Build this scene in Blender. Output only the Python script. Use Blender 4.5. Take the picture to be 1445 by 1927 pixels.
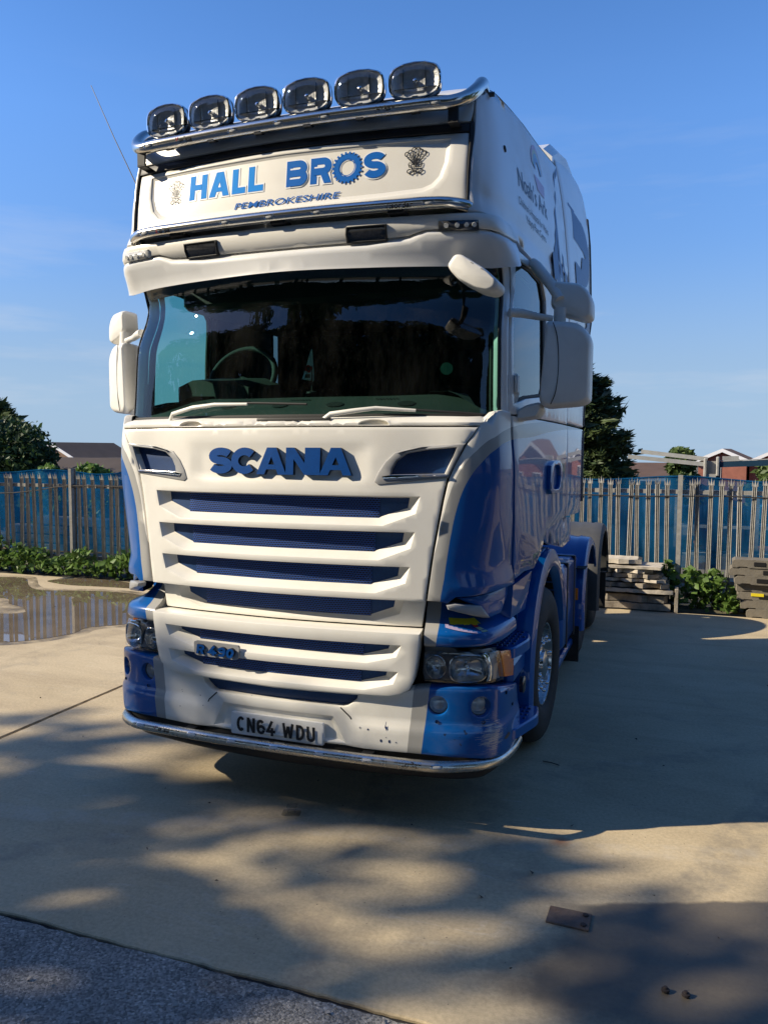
import bpy, math, random
import numpy as np
from mathutils import Vector, Matrix, geometry
for o in list(bpy.data.objects): bpy.data.objects.remove(o)
scene=bpy.context.scene
COL=scene.collection
# ------------------------------------------------ camera, sky, sun, exposure
def make_camera():
    f,yaw,pit,rol=1493.7,math.radians(20.064),math.radians(-4.513),math.radians(.2213)
    r=Vector((math.cos(yaw),math.sin(yaw),0))
    fw=Vector((-math.sin(yaw)*math.cos(pit),math.cos(yaw)*math.cos(pit),math.sin(pit)))
    up=r.cross(fw)
    r2=r*math.cos(rol)+up*math.sin(rol);up2=-r*math.sin(rol)+up*math.cos(rol)
    M=Matrix(((r2.x,up2.x,-fw.x,1.8574),(r2.y,up2.y,-fw.y,-3.584),(r2.z,up2.z,-fw.z,1.8612),(0,0,0,1)))
    cd=bpy.data.cameras.new('camera');cd.sensor_fit='VERTICAL';cd.sensor_height=36;cd.sensor_width=27
    cd.lens=f/1927*36;cd.clip_start=.05;cd.clip_end=3000
    c=bpy.data.objects.new('camera',cd);COL.objects.link(c);c.matrix_world=M
    scene.camera=c
make_camera()
SUN=Vector((-1.5,-.72,1.0)).normalized()          # towards the sun
SUN_EL=math.asin(SUN.z);SUN_ROT=math.atan2(SUN.x,SUN.y)
def make_sky():
    w=bpy.data.worlds.new('World');scene.world=w;w.use_nodes=True
    nt=w.node_tree;N=nt.nodes;L=nt.links;N.clear()
    out=N.new('ShaderNodeOutputWorld');bg=N.new('ShaderNodeBackground')
    sky=N.new('ShaderNodeTexSky');sky.sky_type='NISHITA';sky.sun_disc=False
    sky.sun_elevation=SUN_EL;sky.sun_rotation=SUN_ROT
    sky.air_density=1.0;sky.dust_density=.15;sky.ozone_density=1.3
    # thin high cirrus, a little paler than the sky
    tc=N.new('ShaderNodeTexCoord');mp=N.new('ShaderNodeMapping');mp.inputs['Scale'].default_value=(1.2,1.2,9)
    no=N.new('ShaderNodeTexNoise');no.inputs['Scale'].default_value=2.2;no.inputs['Detail'].default_value=6;no.inputs['Roughness'].default_value=.6
    cr=N.new('ShaderNodeValToRGB');cr.color_ramp.elements[0].position=.5;cr.color_ramp.elements[1].position=.85
    cr.color_ramp.elements[1].color=(.5,.5,.5,1)
    sx=N.new('ShaderNodeSeparateXYZ');el=N.new('ShaderNodeMapRange');el.inputs[1].default_value=.42;el.inputs[2].default_value=.12
    mu=N.new('ShaderNodeMath');mu.operation='MULTIPLY'
    mx=N.new('ShaderNodeMixRGB');mx.inputs[2].default_value=(7.5,7.8,8.4,1)
    L.new(tc.outputs['Generated'],mp.inputs[0]);L.new(mp.outputs[0],no.inputs[0]);L.new(no.outputs[0],cr.inputs[0])
    L.new(tc.outputs['Generated'],sx.inputs[0]);L.new(sx.outputs[2],el.inputs[0])
    L.new(cr.outputs[0],mu.inputs[0]);L.new(el.outputs[0],mu.inputs[1])
    # the yard slopes up away from the viewer, so the sky is read a little above its horizon
    vm=N.new('ShaderNodeVectorMath');vm.operation='MULTIPLY_ADD';vm.inputs[1].default_value=(1,1,.75);vm.inputs[2].default_value=(0,0,.06);L.new(tc.outputs['Generated'],vm.inputs[0])
    nm=N.new('ShaderNodeVectorMath');nm.operation='NORMALIZE';L.new(vm.outputs[0],nm.inputs[0]);L.new(nm.outputs[0],sky.inputs[0])
    hs=N.new('ShaderNodeHueSaturation');hs.inputs['Saturation'].default_value=1.3;hs.inputs['Value'].default_value=1.9;L.new(sky.outputs[0],hs.inputs['Color'])
    zn=N.new('ShaderNodeMapRange');zn.inputs[1].default_value=.4;zn.inputs[2].default_value=1;zn.inputs[3].default_value=1.9;zn.inputs[4].default_value=1.35;L.new(sx.outputs[2],zn.inputs[0]);lo=N.new('ShaderNodeMapRange');lo.inputs[1].default_value=.1;lo.inputs[2].default_value=.36;lo.inputs[3].default_value=.68;lo.inputs[4].default_value=1;L.new(sx.outputs[2],lo.inputs[0])
    ml=N.new('ShaderNodeMath');ml.operation='MULTIPLY';L.new(zn.outputs[0],ml.inputs[0]);L.new(lo.outputs[0],ml.inputs[1]);L.new(ml.outputs[0],hs.inputs['Value'])
    tn=N.new('ShaderNodeMixRGB');tn.blend_type='MULTIPLY';tn.inputs[0].default_value=1;tn.inputs[2].default_value=(.95,.93,1.13,1);L.new(hs.outputs[0],tn.inputs[1])
    # pale blue haze low in the sky
    hz=N.new('ShaderNodeMapRange');hz.interpolation_type='SMOOTHSTEP';hz.inputs[1].default_value=-.02;hz.inputs[2].default_value=.25;hz.inputs[3].default_value=.92;hz.inputs[4].default_value=0
    hm=N.new('ShaderNodeMixRGB');hm.inputs[2].default_value=(3.8,5.4,7.4,1)
    L.new(mu.outputs[0],mx.inputs[0]);L.new(sx.outputs[2],hz.inputs[0]);L.new(hz.outputs[0],hm.inputs[0]);L.new(tn.outputs[0],hm.inputs[1]);L.new(hm.outputs[0],mx.inputs[1]);L.new(mx.outputs[0],bg.inputs[0])
    bg.inputs[1].default_value=.066
    L.new(bg.outputs[0],out.inputs[0])
make_sky()
def make_sun():
    l=bpy.data.lights.new('sun','SUN');l.energy=5.0;l.angle=math.radians(.53);l.color=(1,.88,.68)
    o=bpy.data.objects.new('sun',l);COL.objects.link(o);o.rotation_euler=(-SUN).to_track_quat('-Z','Y').to_euler()
    o.location=SUN*60
make_sun()
scene.view_settings.view_transform='Standard';scene.view_settings.look='None'
scene.view_settings.exposure=.53;scene.view_settings.gamma=1
scene.view_settings.use_curve_mapping=False
try:
    scene.cycles.max_bounces=10;scene.cycles.transparent_max_bounces=12;scene.cycles.caustics_reflective=False;scene.cycles.caustics_refractive=False
    scene.cycles.sample_clamp_indirect=6
    scene.cycles.use_denoising=True
except Exception: pass
rnd=random.Random(7)
# ------------------------------------------------ wrap surfaces of the cab
TAIL=[(1.135,.9),(1.15,1.4),(1.155,1.9),(1.152,2.5),(1.14,3.12)]
LV=[
(.30,[(0,-.085),(.45,-.06),(.75,-.015),(.92,.02),(1.045,.095),(1.095,.205),(1.11,.42),(1.115,.9),(1.13,1.4),(1.145,1.9),(1.155,2.5),(1.16,3.15)]),
(.75,[(0,-.085),(.45,-.06),(.75,-.018),(.93,.02),(1.055,.09),(1.105,.2),(1.12,.42),(1.125,.9),(1.14,1.4),(1.15,1.9),(1.15,2.5),(1.14,3.12)]),
(1.14,[(0,-.095),(.45,-.07),(.75,-.03),(.88,.0),(.98,.075),(1.045,.2),(1.085,.42),(1.12,.9),(1.145,1.4),(1.155,1.9),(1.152,2.5),(1.14,3.12)]),
(1.55,[(0,-.1),(.45,-.075),(.75,-.022),(.92,.02),(1.03,.09),(1.085,.2),(1.11,.42)]+TAIL),
(1.75,[(0,-.09),(.45,-.062),(.75,-.012),(.935,.02),(1.055,.095),(1.1,.21),(1.115,.42)]+TAIL),
(1.97,[(0,-.07),(.45,-.045),(.75,.0),(.95,.03),(1.04,.1),(1.085,.2),(1.11,.42)]+TAIL),
(2.10,[(0,-.05),(.45,-.025),(.75,.02),(.94,.055),(1.03,.12),(1.08,.22),(1.105,.43)]+TAIL),
]
UV_=[
(1.95,[(0,-.03),(.45,.005),(.75,.065),(.93,.12),(1.045,.18),(1.09,.28),(1.11,.44)]+TAIL),
(2.03,[(0,-.02),(.45,.015),(.75,.075),(.93,.13),(1.04,.19),(1.085,.285),(1.11,.44)]+TAIL),
(2.4,[(0,.02),(.45,.055),(.75,.11),(.92,.165),(1.03,.22),(1.075,.31),(1.1,.45),(1.13,.9),(1.15,1.4),(1.158,1.9),(1.158,2.5),(1.15,3.12)]),
(2.77,[(0,.06),(.45,.095),(.75,.15),(.91,.205),(1.015,.26),(1.06,.35),(1.085,.48),(1.118,.9),(1.145,1.4),(1.158,1.9),(1.165,2.5),(1.165,3.12)]),
(2.875,[(0,-.015),(.45,.003),(.75,.038),(.925,.07),(1.015,.108),(1.068,.2),(1.088,.42),(1.118,.86),(1.147,1.4),(1.159,1.9),(1.172,2.5),(1.177,3.15)]),
(2.945,[(0,-.015),(.45,.0),(.75,.03),(.92,.055),(1.0,.095),(1.052,.19),(1.076,.42),(1.11,.86),(1.143,1.4),(1.158,1.9),(1.171,2.5),(1.176,3.15)]),
(3.0,[(0,.0),(.45,.015),(.75,.045),(.92,.07),(.985,.125),(1.033,.225),(1.062,.42),(1.098,.85),(1.133,1.4),(1.153,1.9),(1.169,2.5),(1.175,3.15)]),
(3.15,[(0,.02),(.45,.035),(.75,.065),(.922,.09),(.98,.155),(1.02,.26),(1.045,.44),(1.08,.85),(1.115,1.4),(1.138,1.9),(1.16,2.5),(1.17,3.15)]),
(3.35,[(0,.05),(.45,.07),(.75,.105),(.925,.135),(.97,.2),(1.,.3),(1.02,.45),(1.055,.85),(1.09,1.4),(1.118,1.9),(1.148,2.5),(1.163,3.15)]),
(3.55,[(0,.12),(.45,.14),(.75,.17),(.9,.195),(.94,.25),(.968,.34),(.985,.48),(1.02,.85),(1.055,1.4),(1.09,1.9),(1.13,2.5),(1.152,3.15)]),
(3.7,[(0,.25),(.45,.27),(.75,.3),(.88,.32),(.91,.37),(.935,.45),(.955,.57),(.995,.9),(1.03,1.4),(1.062,1.9),(1.105,2.5),(1.135,3.15)]),
(3.95,[(0,.5),(.45,.52),(.75,.55),(.84,.57),(.86,.61),(.88,.66),(.9,.72),(.935,.95),(.97,1.4),(1.0,1.9),(1.06,2.5),(1.1,3.15)]),
]
def _cub(xs,Y,x):
    # Catmull-Rom (nonuniform, finite-difference tangents); Y shape (n,k)
    xs=np.asarray(xs,float);Y=np.asarray(Y,float);n=len(xs)
    d=np.diff(Y,axis=0)/np.diff(xs)[:,None]
    m=np.empty_like(Y);m[0]=d[0];m[-1]=d[-1]
    h=np.diff(xs)
    m[1:-1]=(d[:-1]*h[1:,None]+d[1:]*h[:-1,None])/(h[:-1]+h[1:])[:,None]
    i=np.clip(np.searchsorted(xs,x,side='right')-1,0,n-2)
    hh=h[i];s=(x-xs[i])/hh
    s=np.asarray(s)[...,None];hh=np.asarray(hh)[...,None]
    return ((2*s**3-3*s**2+1)*Y[i]+(s**3-2*s**2+s)*hh*m[i]+(-2*s**3+3*s**2)*Y[i+1]+(s**3-s**2)*hh*m[i+1])
class Surf:
    def __init__(self,lv):
        self.z=[l[0] for l in lv];self.n=len(lv[0][1])
        # symmetric front: add mirrored nodes so the centre is smooth
        self.P=[np.array([(-x,y) for x,y in l[1][:0:-1]]+list(l[1])) for l in lv]
        self.ts=np.arange(-(self.n-1),self.n)
    def xy(self,t,z):
        t=np.atleast_1d(np.asarray(t,float));z=np.broadcast_to(np.asarray(z,float),t.shape)
        A=np.stack([_cub(self.ts,p,t) for p in self.P])   # level,pt,2
        out=np.empty((len(t),2))
        n=len(self.z);zs=np.array(self.z)
        d=np.diff(A,axis=0)/np.diff(zs)[:,None,None]
        h=np.diff(zs)
        m=np.empty_like(A);m[0]=d[0];m[-1]=d[-1]
        m[1:-1]=(d[:-1]*h[1:,None,None]+d[1:]*h[:-1,None,None])/(h[:-1]+h[1:])[:,None,None]
        i=np.clip(np.searchsorted(zs,z,side='right')-1,0,n-2);k=np.arange(len(t))
        s=((z-zs[i])/h[i])[:,None];hh=h[i][:,None]
        return (2*s**3-3*s**2+1)*A[i,k]+(s**3-2*s**2+s)*hh*m[i,k]+(-2*s**3+3*s**2)*A[i+1,k]+(s**3-s**2)*hh*m[i+1,k]
    def pt(self,t,z):
        t=np.atleast_1d(np.asarray(t,float));z=np.broadcast_to(np.asarray(z,float),t.shape)
        q=self.xy(t,z);return np.column_stack([q,z])
    def nrm(self,t,z):
        t=np.atleast_1d(np.asarray(t,float));z=np.broadcast_to(np.asarray(z,float),t.shape)
        e=1e-3
        a=self.pt(t+e,z)-self.pt(t-e,z);b=self.pt(t,z+e)-self.pt(t,z-e)
        n=np.cross(a,b);return n/np.linalg.norm(n,axis=1)[:,None]
LOW=Surf(LV);UP=Surf(UV_)
# ------------------------------------------------ materials
def nodes(m):
    m.use_nodes=True;nt=m.node_tree;nt.nodes.clear()
    out=nt.nodes.new('ShaderNodeOutputMaterial');return nt,nt.nodes,nt.links,out
def setin(n,**k):
    for a,b in k.items(): n.inputs[a.replace('_',' ')].default_value=b
def c4(c): return (c[0],c[1],c[2],1)
def mat(name,col,rough=.5,metal=0,coat=0,coat_rough=.05,var=0,vscale=6,bump=0,bscale=60,spec=.5,dirt=0,dirtcol=(.25,.2,.14),flake=0,trans=0):
    m=bpy.data.materials.new(name);nt,N,L,out=nodes(m)
    p=N.new('ShaderNodeBsdfPrincipled');L.new(p.outputs[0],out.inputs[0])
    setin(p,Base_Color=c4(col),Roughness=rough,Metallic=metal,Coat_Weight=coat,Coat_Roughness=coat_rough,Specular_IOR_Level=spec)
    tc=N.new('ShaderNodeTexCoord');src=None
    if var or dirt or flake:
        mixin=None
        no=N.new('ShaderNodeTexNoise');setin(no,Scale=vscale,Detail=6,Roughness=.62);L.new(tc.outputs['Object'],no.inputs[0])
        mr=N.new('ShaderNodeMapRange');mr.inputs[1].default_value=.25;mr.inputs[2].default_value=.75
        mr.inputs[3].default_value=1-var;mr.inputs[4].default_value=1+var
        L.new(no.outputs[0],mr.inputs[0])
        mu=N.new('ShaderNodeVectorMath');mu.operation='SCALE';mu.inputs[0].default_value=col;L.new(mr.outputs[0],mu.inputs[3])
        src=mu.outputs[0]
        if flake:
            vo=N.new('ShaderNodeTexVoronoi');setin(vo,Scale=900);L.new(tc.outputs['Object'],vo.inputs[0])
            m2=N.new('ShaderNodeMapRange');m2.inputs[3].default_value=1-flake;m2.inputs[4].default_value=1+flake;L.new(vo.outputs['Color'],m2.inputs[0])
            s2=N.new('ShaderNodeVectorMath');s2.operation='SCALE';L.new(src,s2.inputs[0]);L.new(m2.outputs[0],s2.inputs[3]);src=s2.outputs[0]
        if dirt:
            n2=N.new('ShaderNodeTexNoise');setin(n2,Scale=vscale*.45,Detail=9,Roughness=.72);L.new(tc.outputs['Object'],n2.inputs[0])
            r2=N.new('ShaderNodeMapRange');r2.inputs[1].default_value=.48;r2.inputs[2].default_value=.78;r2.inputs[3].default_value=0;r2.inputs[4].default_value=dirt;L.new(n2.outputs[0],r2.inputs[0])
            mx=N.new('ShaderNodeMixRGB');mx.inputs[2].default_value=c4(dirtcol);L.new(r2.outputs[0],mx.inputs[0]);L.new(src,mx.inputs[1]);src=mx.outputs[0]
            ro=N.new('ShaderNodeMapRange');ro.inputs[1].default_value=0;ro.inputs[2].default_value=max(dirt,.01);ro.inputs[3].default_value=rough;ro.inputs[4].default_value=min(1,rough+.3);L.new(r2.outputs[0],ro.inputs[0]);L.new(ro.outputs[0],p.inputs['Roughness'])
        L.new(src,p.inputs['Base Color'])
    if bump:
        nb=N.new('ShaderNodeTexNoise');setin(nb,Scale=bscale,Detail=5);L.new(tc.outputs['Object'],nb.inputs[0])
        bp=N.new('ShaderNodeBump');setin(bp,Strength=bump,Distance=.01);L.new(nb.outputs[0],bp.inputs['Height']);L.new(bp.outputs[0],p.inputs['Normal'])
    return m
def glass(name,tint,gl=.0,rough=.0,dirt=0,ior=1.5,refl=(1,1,1)):
    m=bpy.data.materials.new(name);nt,N,L,out=nodes(m)
    t=N.new('ShaderNodeBsdfTransparent');t.inputs[0].default_value=c4(tint)
    g=N.new('ShaderNodeBsdfGlossy');g.inputs['Roughness'].default_value=rough;g.inputs['Color'].default_value=c4(refl)
    ge=N.new('ShaderNodeNewGeometry');do=N.new('ShaderNodeVectorMath');do.operation='DOT_PRODUCT';L.new(ge.outputs['Normal'],do.inputs[0]);L.new(ge.outputs['Incoming'],do.inputs[1])
    ab=N.new('ShaderNodeMath');ab.operation='ABSOLUTE';L.new(do.outputs['Value'],ab.inputs[0])
    om=N.new('ShaderNodeMath');om.operation='SUBTRACT';om.inputs[0].default_value=1;om.use_clamp=True;L.new(ab.outputs[0],om.inputs[1])
    pw=N.new('ShaderNodeMath');pw.operation='POWER';pw.inputs[1].default_value=5;L.new(om.outputs[0],pw.inputs[0])
    ad=N.new('ShaderNodeMath');ad.operation='MULTIPLY_ADD';ad.inputs[1].default_value=.94-gl;ad.inputs[2].default_value=.045+gl;ad.use_clamp=True;L.new(pw.outputs[0],ad.inputs[0])
    mx=N.new('ShaderNodeMixShader');L.new(ad.outputs[0],mx.inputs[0]);L.new(t.outputs[0],mx.inputs[1]);L.new(g.outputs[0],mx.inputs[2])
    last=mx.outputs[0]
    if dirt:
        tc=N.new('ShaderNodeTexCoord')
        mp=N.new('ShaderNodeMapping');mp.inputs['Scale'].default_value=(1,1,.35);L.new(tc.outputs['Object'],mp.inputs[0])
        no=N.new('ShaderNodeTexNoise');setin(no,Scale=5,Detail=12,Roughness=.8);L.new(mp.outputs[0],no.inputs[0])
        vo=N.new('ShaderNodeTexVoronoi');setin(vo,Scale=45);L.new(tc.outputs['Object'],vo.inputs[0])
        sp=N.new('ShaderNodeMapRange');sp.inputs[1].default_value=.13;sp.inputs[2].default_value=.04;sp.inputs[4].default_value=.1;L.new(vo.outputs['Distance'],sp.inputs[0])
        mr=N.new('ShaderNodeMapRange');mr.inputs[1].default_value=.45;mr.inputs[2].default_value=.8;mr.inputs[4].default_value=dirt;L.new(no.outputs[0],mr.inputs[0])
        su=N.new('ShaderNodeMath');su.operation='MULTIPLY';L.new(sp.outputs[0],su.inputs[0]);L.new(no.outputs[0],su.inputs[1])
        s2=N.new('ShaderNodeMath');s2.operation='ADD';L.new(su.outputs[0],s2.inputs[0]);L.new(mr.outputs[0],s2.inputs[1])
        d=N.new('ShaderNodeBsdfDiffuse');d.inputs[0].default_value=(.5,.5,.46,1)
        m2=N.new('ShaderNodeMixShader');L.new(s2.outputs[0],m2.inputs[0]);L.new(last,m2.inputs[1]);L.new(d.outputs[0],m2.inputs[2]);last=m2.outputs[0]
    L.new(last,out.inputs[0]);return m
WHITE=(.80,.775,.71);BLUE=(.0004,.085,.335);SILVER=(.36,.355,.34)
M={}
M['white']=mat('cream_white_paint',WHITE,rough=.34,coat=.35,coat_rough=.12,var=.035,vscale=5,dirt=.16,dirtcol=(.42,.33,.2))
M['white2']=mat('white_gloss_paint',(.74,.74,.73),rough=.3,coat=.4,coat_rough=.08,var=.03,vscale=4,dirt=.14,dirtcol=(.4,.34,.25))
M['mirrorshell']=mat('scuffed_white_plastic',(.74,.725,.68),rough=.42,coat=.15,var=.04,vscale=9,dirt=.28,dirtcol=(.42,.38,.3),bump=.05,bscale=140)
M['blue']=mat('blue_gloss_paint',BLUE,rough=.35,spec=.2,coat=.7,coat_rough=.03,var=.05,vscale=5)
M['meshblue']=mat('blue_flake_plastic',(.004,.035,.13),rough=.45,coat=.1,flake=.7,var=.15,vscale=20)
M['badge']=mat('blue_badge_paint',(.001,.055,.24),rough=.45,spec=.2,coat=.1,flake=.3,var=.1,vscale=30)
M['badge_side']=mat('dark_badge_edge',(.01,.015,.03),rough=.5)
M['black']=mat('black_plastic',(.012,.012,.013),rough=.55,var=.2,vscale=12)
M['gap']=mat('gap_black',(.004,.004,.005),rough=.9)
M['rubber']=mat('black_rubber',(.016,.016,.016),rough=.7,bump=.1,bscale=200)
M['tyre']=mat('tyre_rubber',(.022,.021,.02),rough=.75,var=.35,vscale=14,dirt=.4,dirtcol=(.075,.068,.058),bump=.15,bscale=120)
M['greyplastic']=mat('grey_plastic',(.055,.056,.058),rough=.6,var=.15,vscale=9,dirt=.3,dirtcol=(.13,.12,.105))
M['steel']=mat('polished_stainless',(.7,.68,.64),rough=.19,metal=1,var=.06,vscale=25,bump=.02,bscale=300)
M['steel_dull']=mat('brushed_stainless',(.6,.57,.51),rough=.27,metal=1,var=.12,vscale=30,dirt=.25,dirtcol=(.3,.25,.18),bump=.03,bscale=250)
M['chrome']=mat('chrome',(.8,.8,.8),rough=.05,metal=1)
M['alu']=mat('alloy_wheel',(.62,.62,.62),rough=.16,metal=1,var=.15,vscale=20,dirt=.35,dirtcol=(.16,.14,.12))
M['silverplastic']=mat('silver_plastic',(.33,.33,.33),rough=.4,coat=.2,var=.06)
M['galv']=mat('galvanised_steel',(.40,.385,.35),rough=.55,metal=.35,var=.28,vscale=18,dirt=.3,dirtcol=(.2,.18,.15))
M['galv_shaded']=mat('shaded_galvanised_steel',(.25,.24,.215),rough=.6,metal=.3,var=.28,vscale=18,dirt=.4,dirtcol=(.13,.10,.07))  # darker copy of the galvanised steel: left fence's shade in the colour, plus dirt
M['galv_light']=mat('galvanised_beam',(.42,.42,.4),rough=.5,metal=.3,var=.18,vscale=9,dirt=.2,dirtcol=(.25,.22,.17))
M['interior']=mat('cab_trim_dark',(.018,.022,.022),rough=.75,var=.2,vscale=8)
M['dash']=mat('dashboard_plastic',(.036,.038,.036),rough=.7,var=.12,vscale=14,bump=.1,bscale=300)
M['seat']=mat('seat_fabric',(.02,.023,.03),rough=.95)
M['plate']=mat('plate_white',(.82,.82,.8),rough=.35,coat=.4,var=.03,vscale=20)
M['ink']=mat('black_print',(.008,.008,.009),rough=.5)
M['grey_ink']=mat('grey_print',(.09,.09,.1),rough=.5)
M['navy_ink']=mat('navy_print',(.03,.05,.11),rough=.4)
M['cyan']=mat('bright_blue_vinyl',(.002,.25,.76),rough=.6,spec=.1,coat=.0,var=.05,vscale=6)
M['midblue']=mat('mid_blue_vinyl',(.003,.125,.48),rough=.6,spec=.1,coat=0,var=.05,vscale=6)
M['vinylwhite']=mat('white_vinyl',(.86,.87,.88),rough=.3)
M['sideblue']=mat('side_blue_vinyl',(.008,.07,.26),rough=.35,spec=.2,coat=0,var=.05)
M['chipblue']=mat('old_blue_paint',(.008,.025,.10),rough=.6)
M['lampback']=mat('lamp_housing',(.09,.092,.095),rough=.35,metal=.4)
M['red']=mat('red_print',(.5,.02,.03),rough=.5)
M['yellow']=mat('yellow_sticker',(.65,.6,.03),rough=.45,var=.1,vscale=60)
M['lilac']=mat('peeled_film',(.42,.36,.55),rough=.4)
M['palegreen']=mat('pale_green_tape',(.42,.52,.3),rough=.5)
M['lens']=glass('clear_lens',(.93,.94,.94),gl=.03,rough=.02)
M['lens_amber']=mat('amber_lens',(.95,.25,.012),rough=.16,coat=.6,var=.12,vscale=60)
M['reflector']=mat('lamp_reflector',(.72,.72,.72),rough=.35,metal=.2,bump=.5,bscale=45,var=.2,vscale=40)
M['headreflector']=mat('headlamp_reflector',(.5,.5,.5),rough=.1,metal=1,bump=.25,bscale=60)
M['darkglass']=mat('dark_lamp_glass',(.03,.031,.034),rough=.12,coat=.7,var=.4,vscale=60)
M['marker']=mat('marker_lens',(.62,.62,.6),rough=.2,coat=.5,var=.3,vscale=150)
M['windscreen']=glass('windscreen_glass',(.5,.76,.7),gl=.012,dirt=.03)
M['doorglass']=glass('door_glass',(.42,.72,.68),gl=.03,dirt=.02,refl=(.9,.97,1))
M['pennant']=mat('white_cloth',(.72,.74,.72),rough=.8)
M['poppy']=mat('red_cloth',(.5,.03,.02),rough=.8)
M['green']=mat('green_disc',(.012,.07,.045),rough=.5)
def grille_mat():
    m=bpy.data.materials.new('blue_expanded_mesh');nt,N,L,out=nodes(m)
    tc=N.new('ShaderNodeTexCoord');sx=N.new('ShaderNodeSeparateXYZ');cb=N.new('ShaderNodeCombineXYZ')
    L.new(tc.outputs['Object'],sx.inputs[0]);L.new(sx.outputs[0],cb.inputs[0]);L.new(sx.outputs[2],cb.inputs[1])
    nw=N.new('ShaderNodeTexNoise');setin(nw,Scale=3,Detail=2);L.new(tc.outputs['Object'],nw.inputs[0])
    wv=N.new('ShaderNodeVectorMath');wv.operation='MULTIPLY_ADD';wv.inputs[1].default_value=(.02,.03,0);L.new(nw.outputs['Color'],wv.inputs[0]);L.new(cb.outputs[0],wv.inputs[2])
    b=N.new('ShaderNodeTexBrick');L.new(wv.outputs[0],b.inputs[0])
    setin(b,Color1=(0,0,0,1),Color2=(0,0,0,1),Mortar=(1,1,1,1),Scale=1,Mortar_Size=.0021,Mortar_Smooth=.2,Brick_Width=.0155,Row_Height=.0098)
    p=N.new('ShaderNodeBsdfPrincipled');setin(p,Roughness=.5,Metallic=.2)
    mx=N.new('ShaderNodeMixRGB');mx.inputs[1].default_value=(.0015,.002,.006,1);mx.inputs[2].default_value=(.012,.075,.33,1)
    L.new(b.outputs['Color'],mx.inputs[0]);L.new(mx.outputs[0],p.inputs['Base Color'])
    bp=N.new('ShaderNodeBump');setin(bp,Strength=1,Distance=.006);L.new(b.outputs['Color'],bp.inputs['Height']);L.new(bp.outputs[0],p.inputs['Normal'])
    L.new(p.outputs[0],out.inputs[0]);return m
M['grille']=grille_mat()
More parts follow.
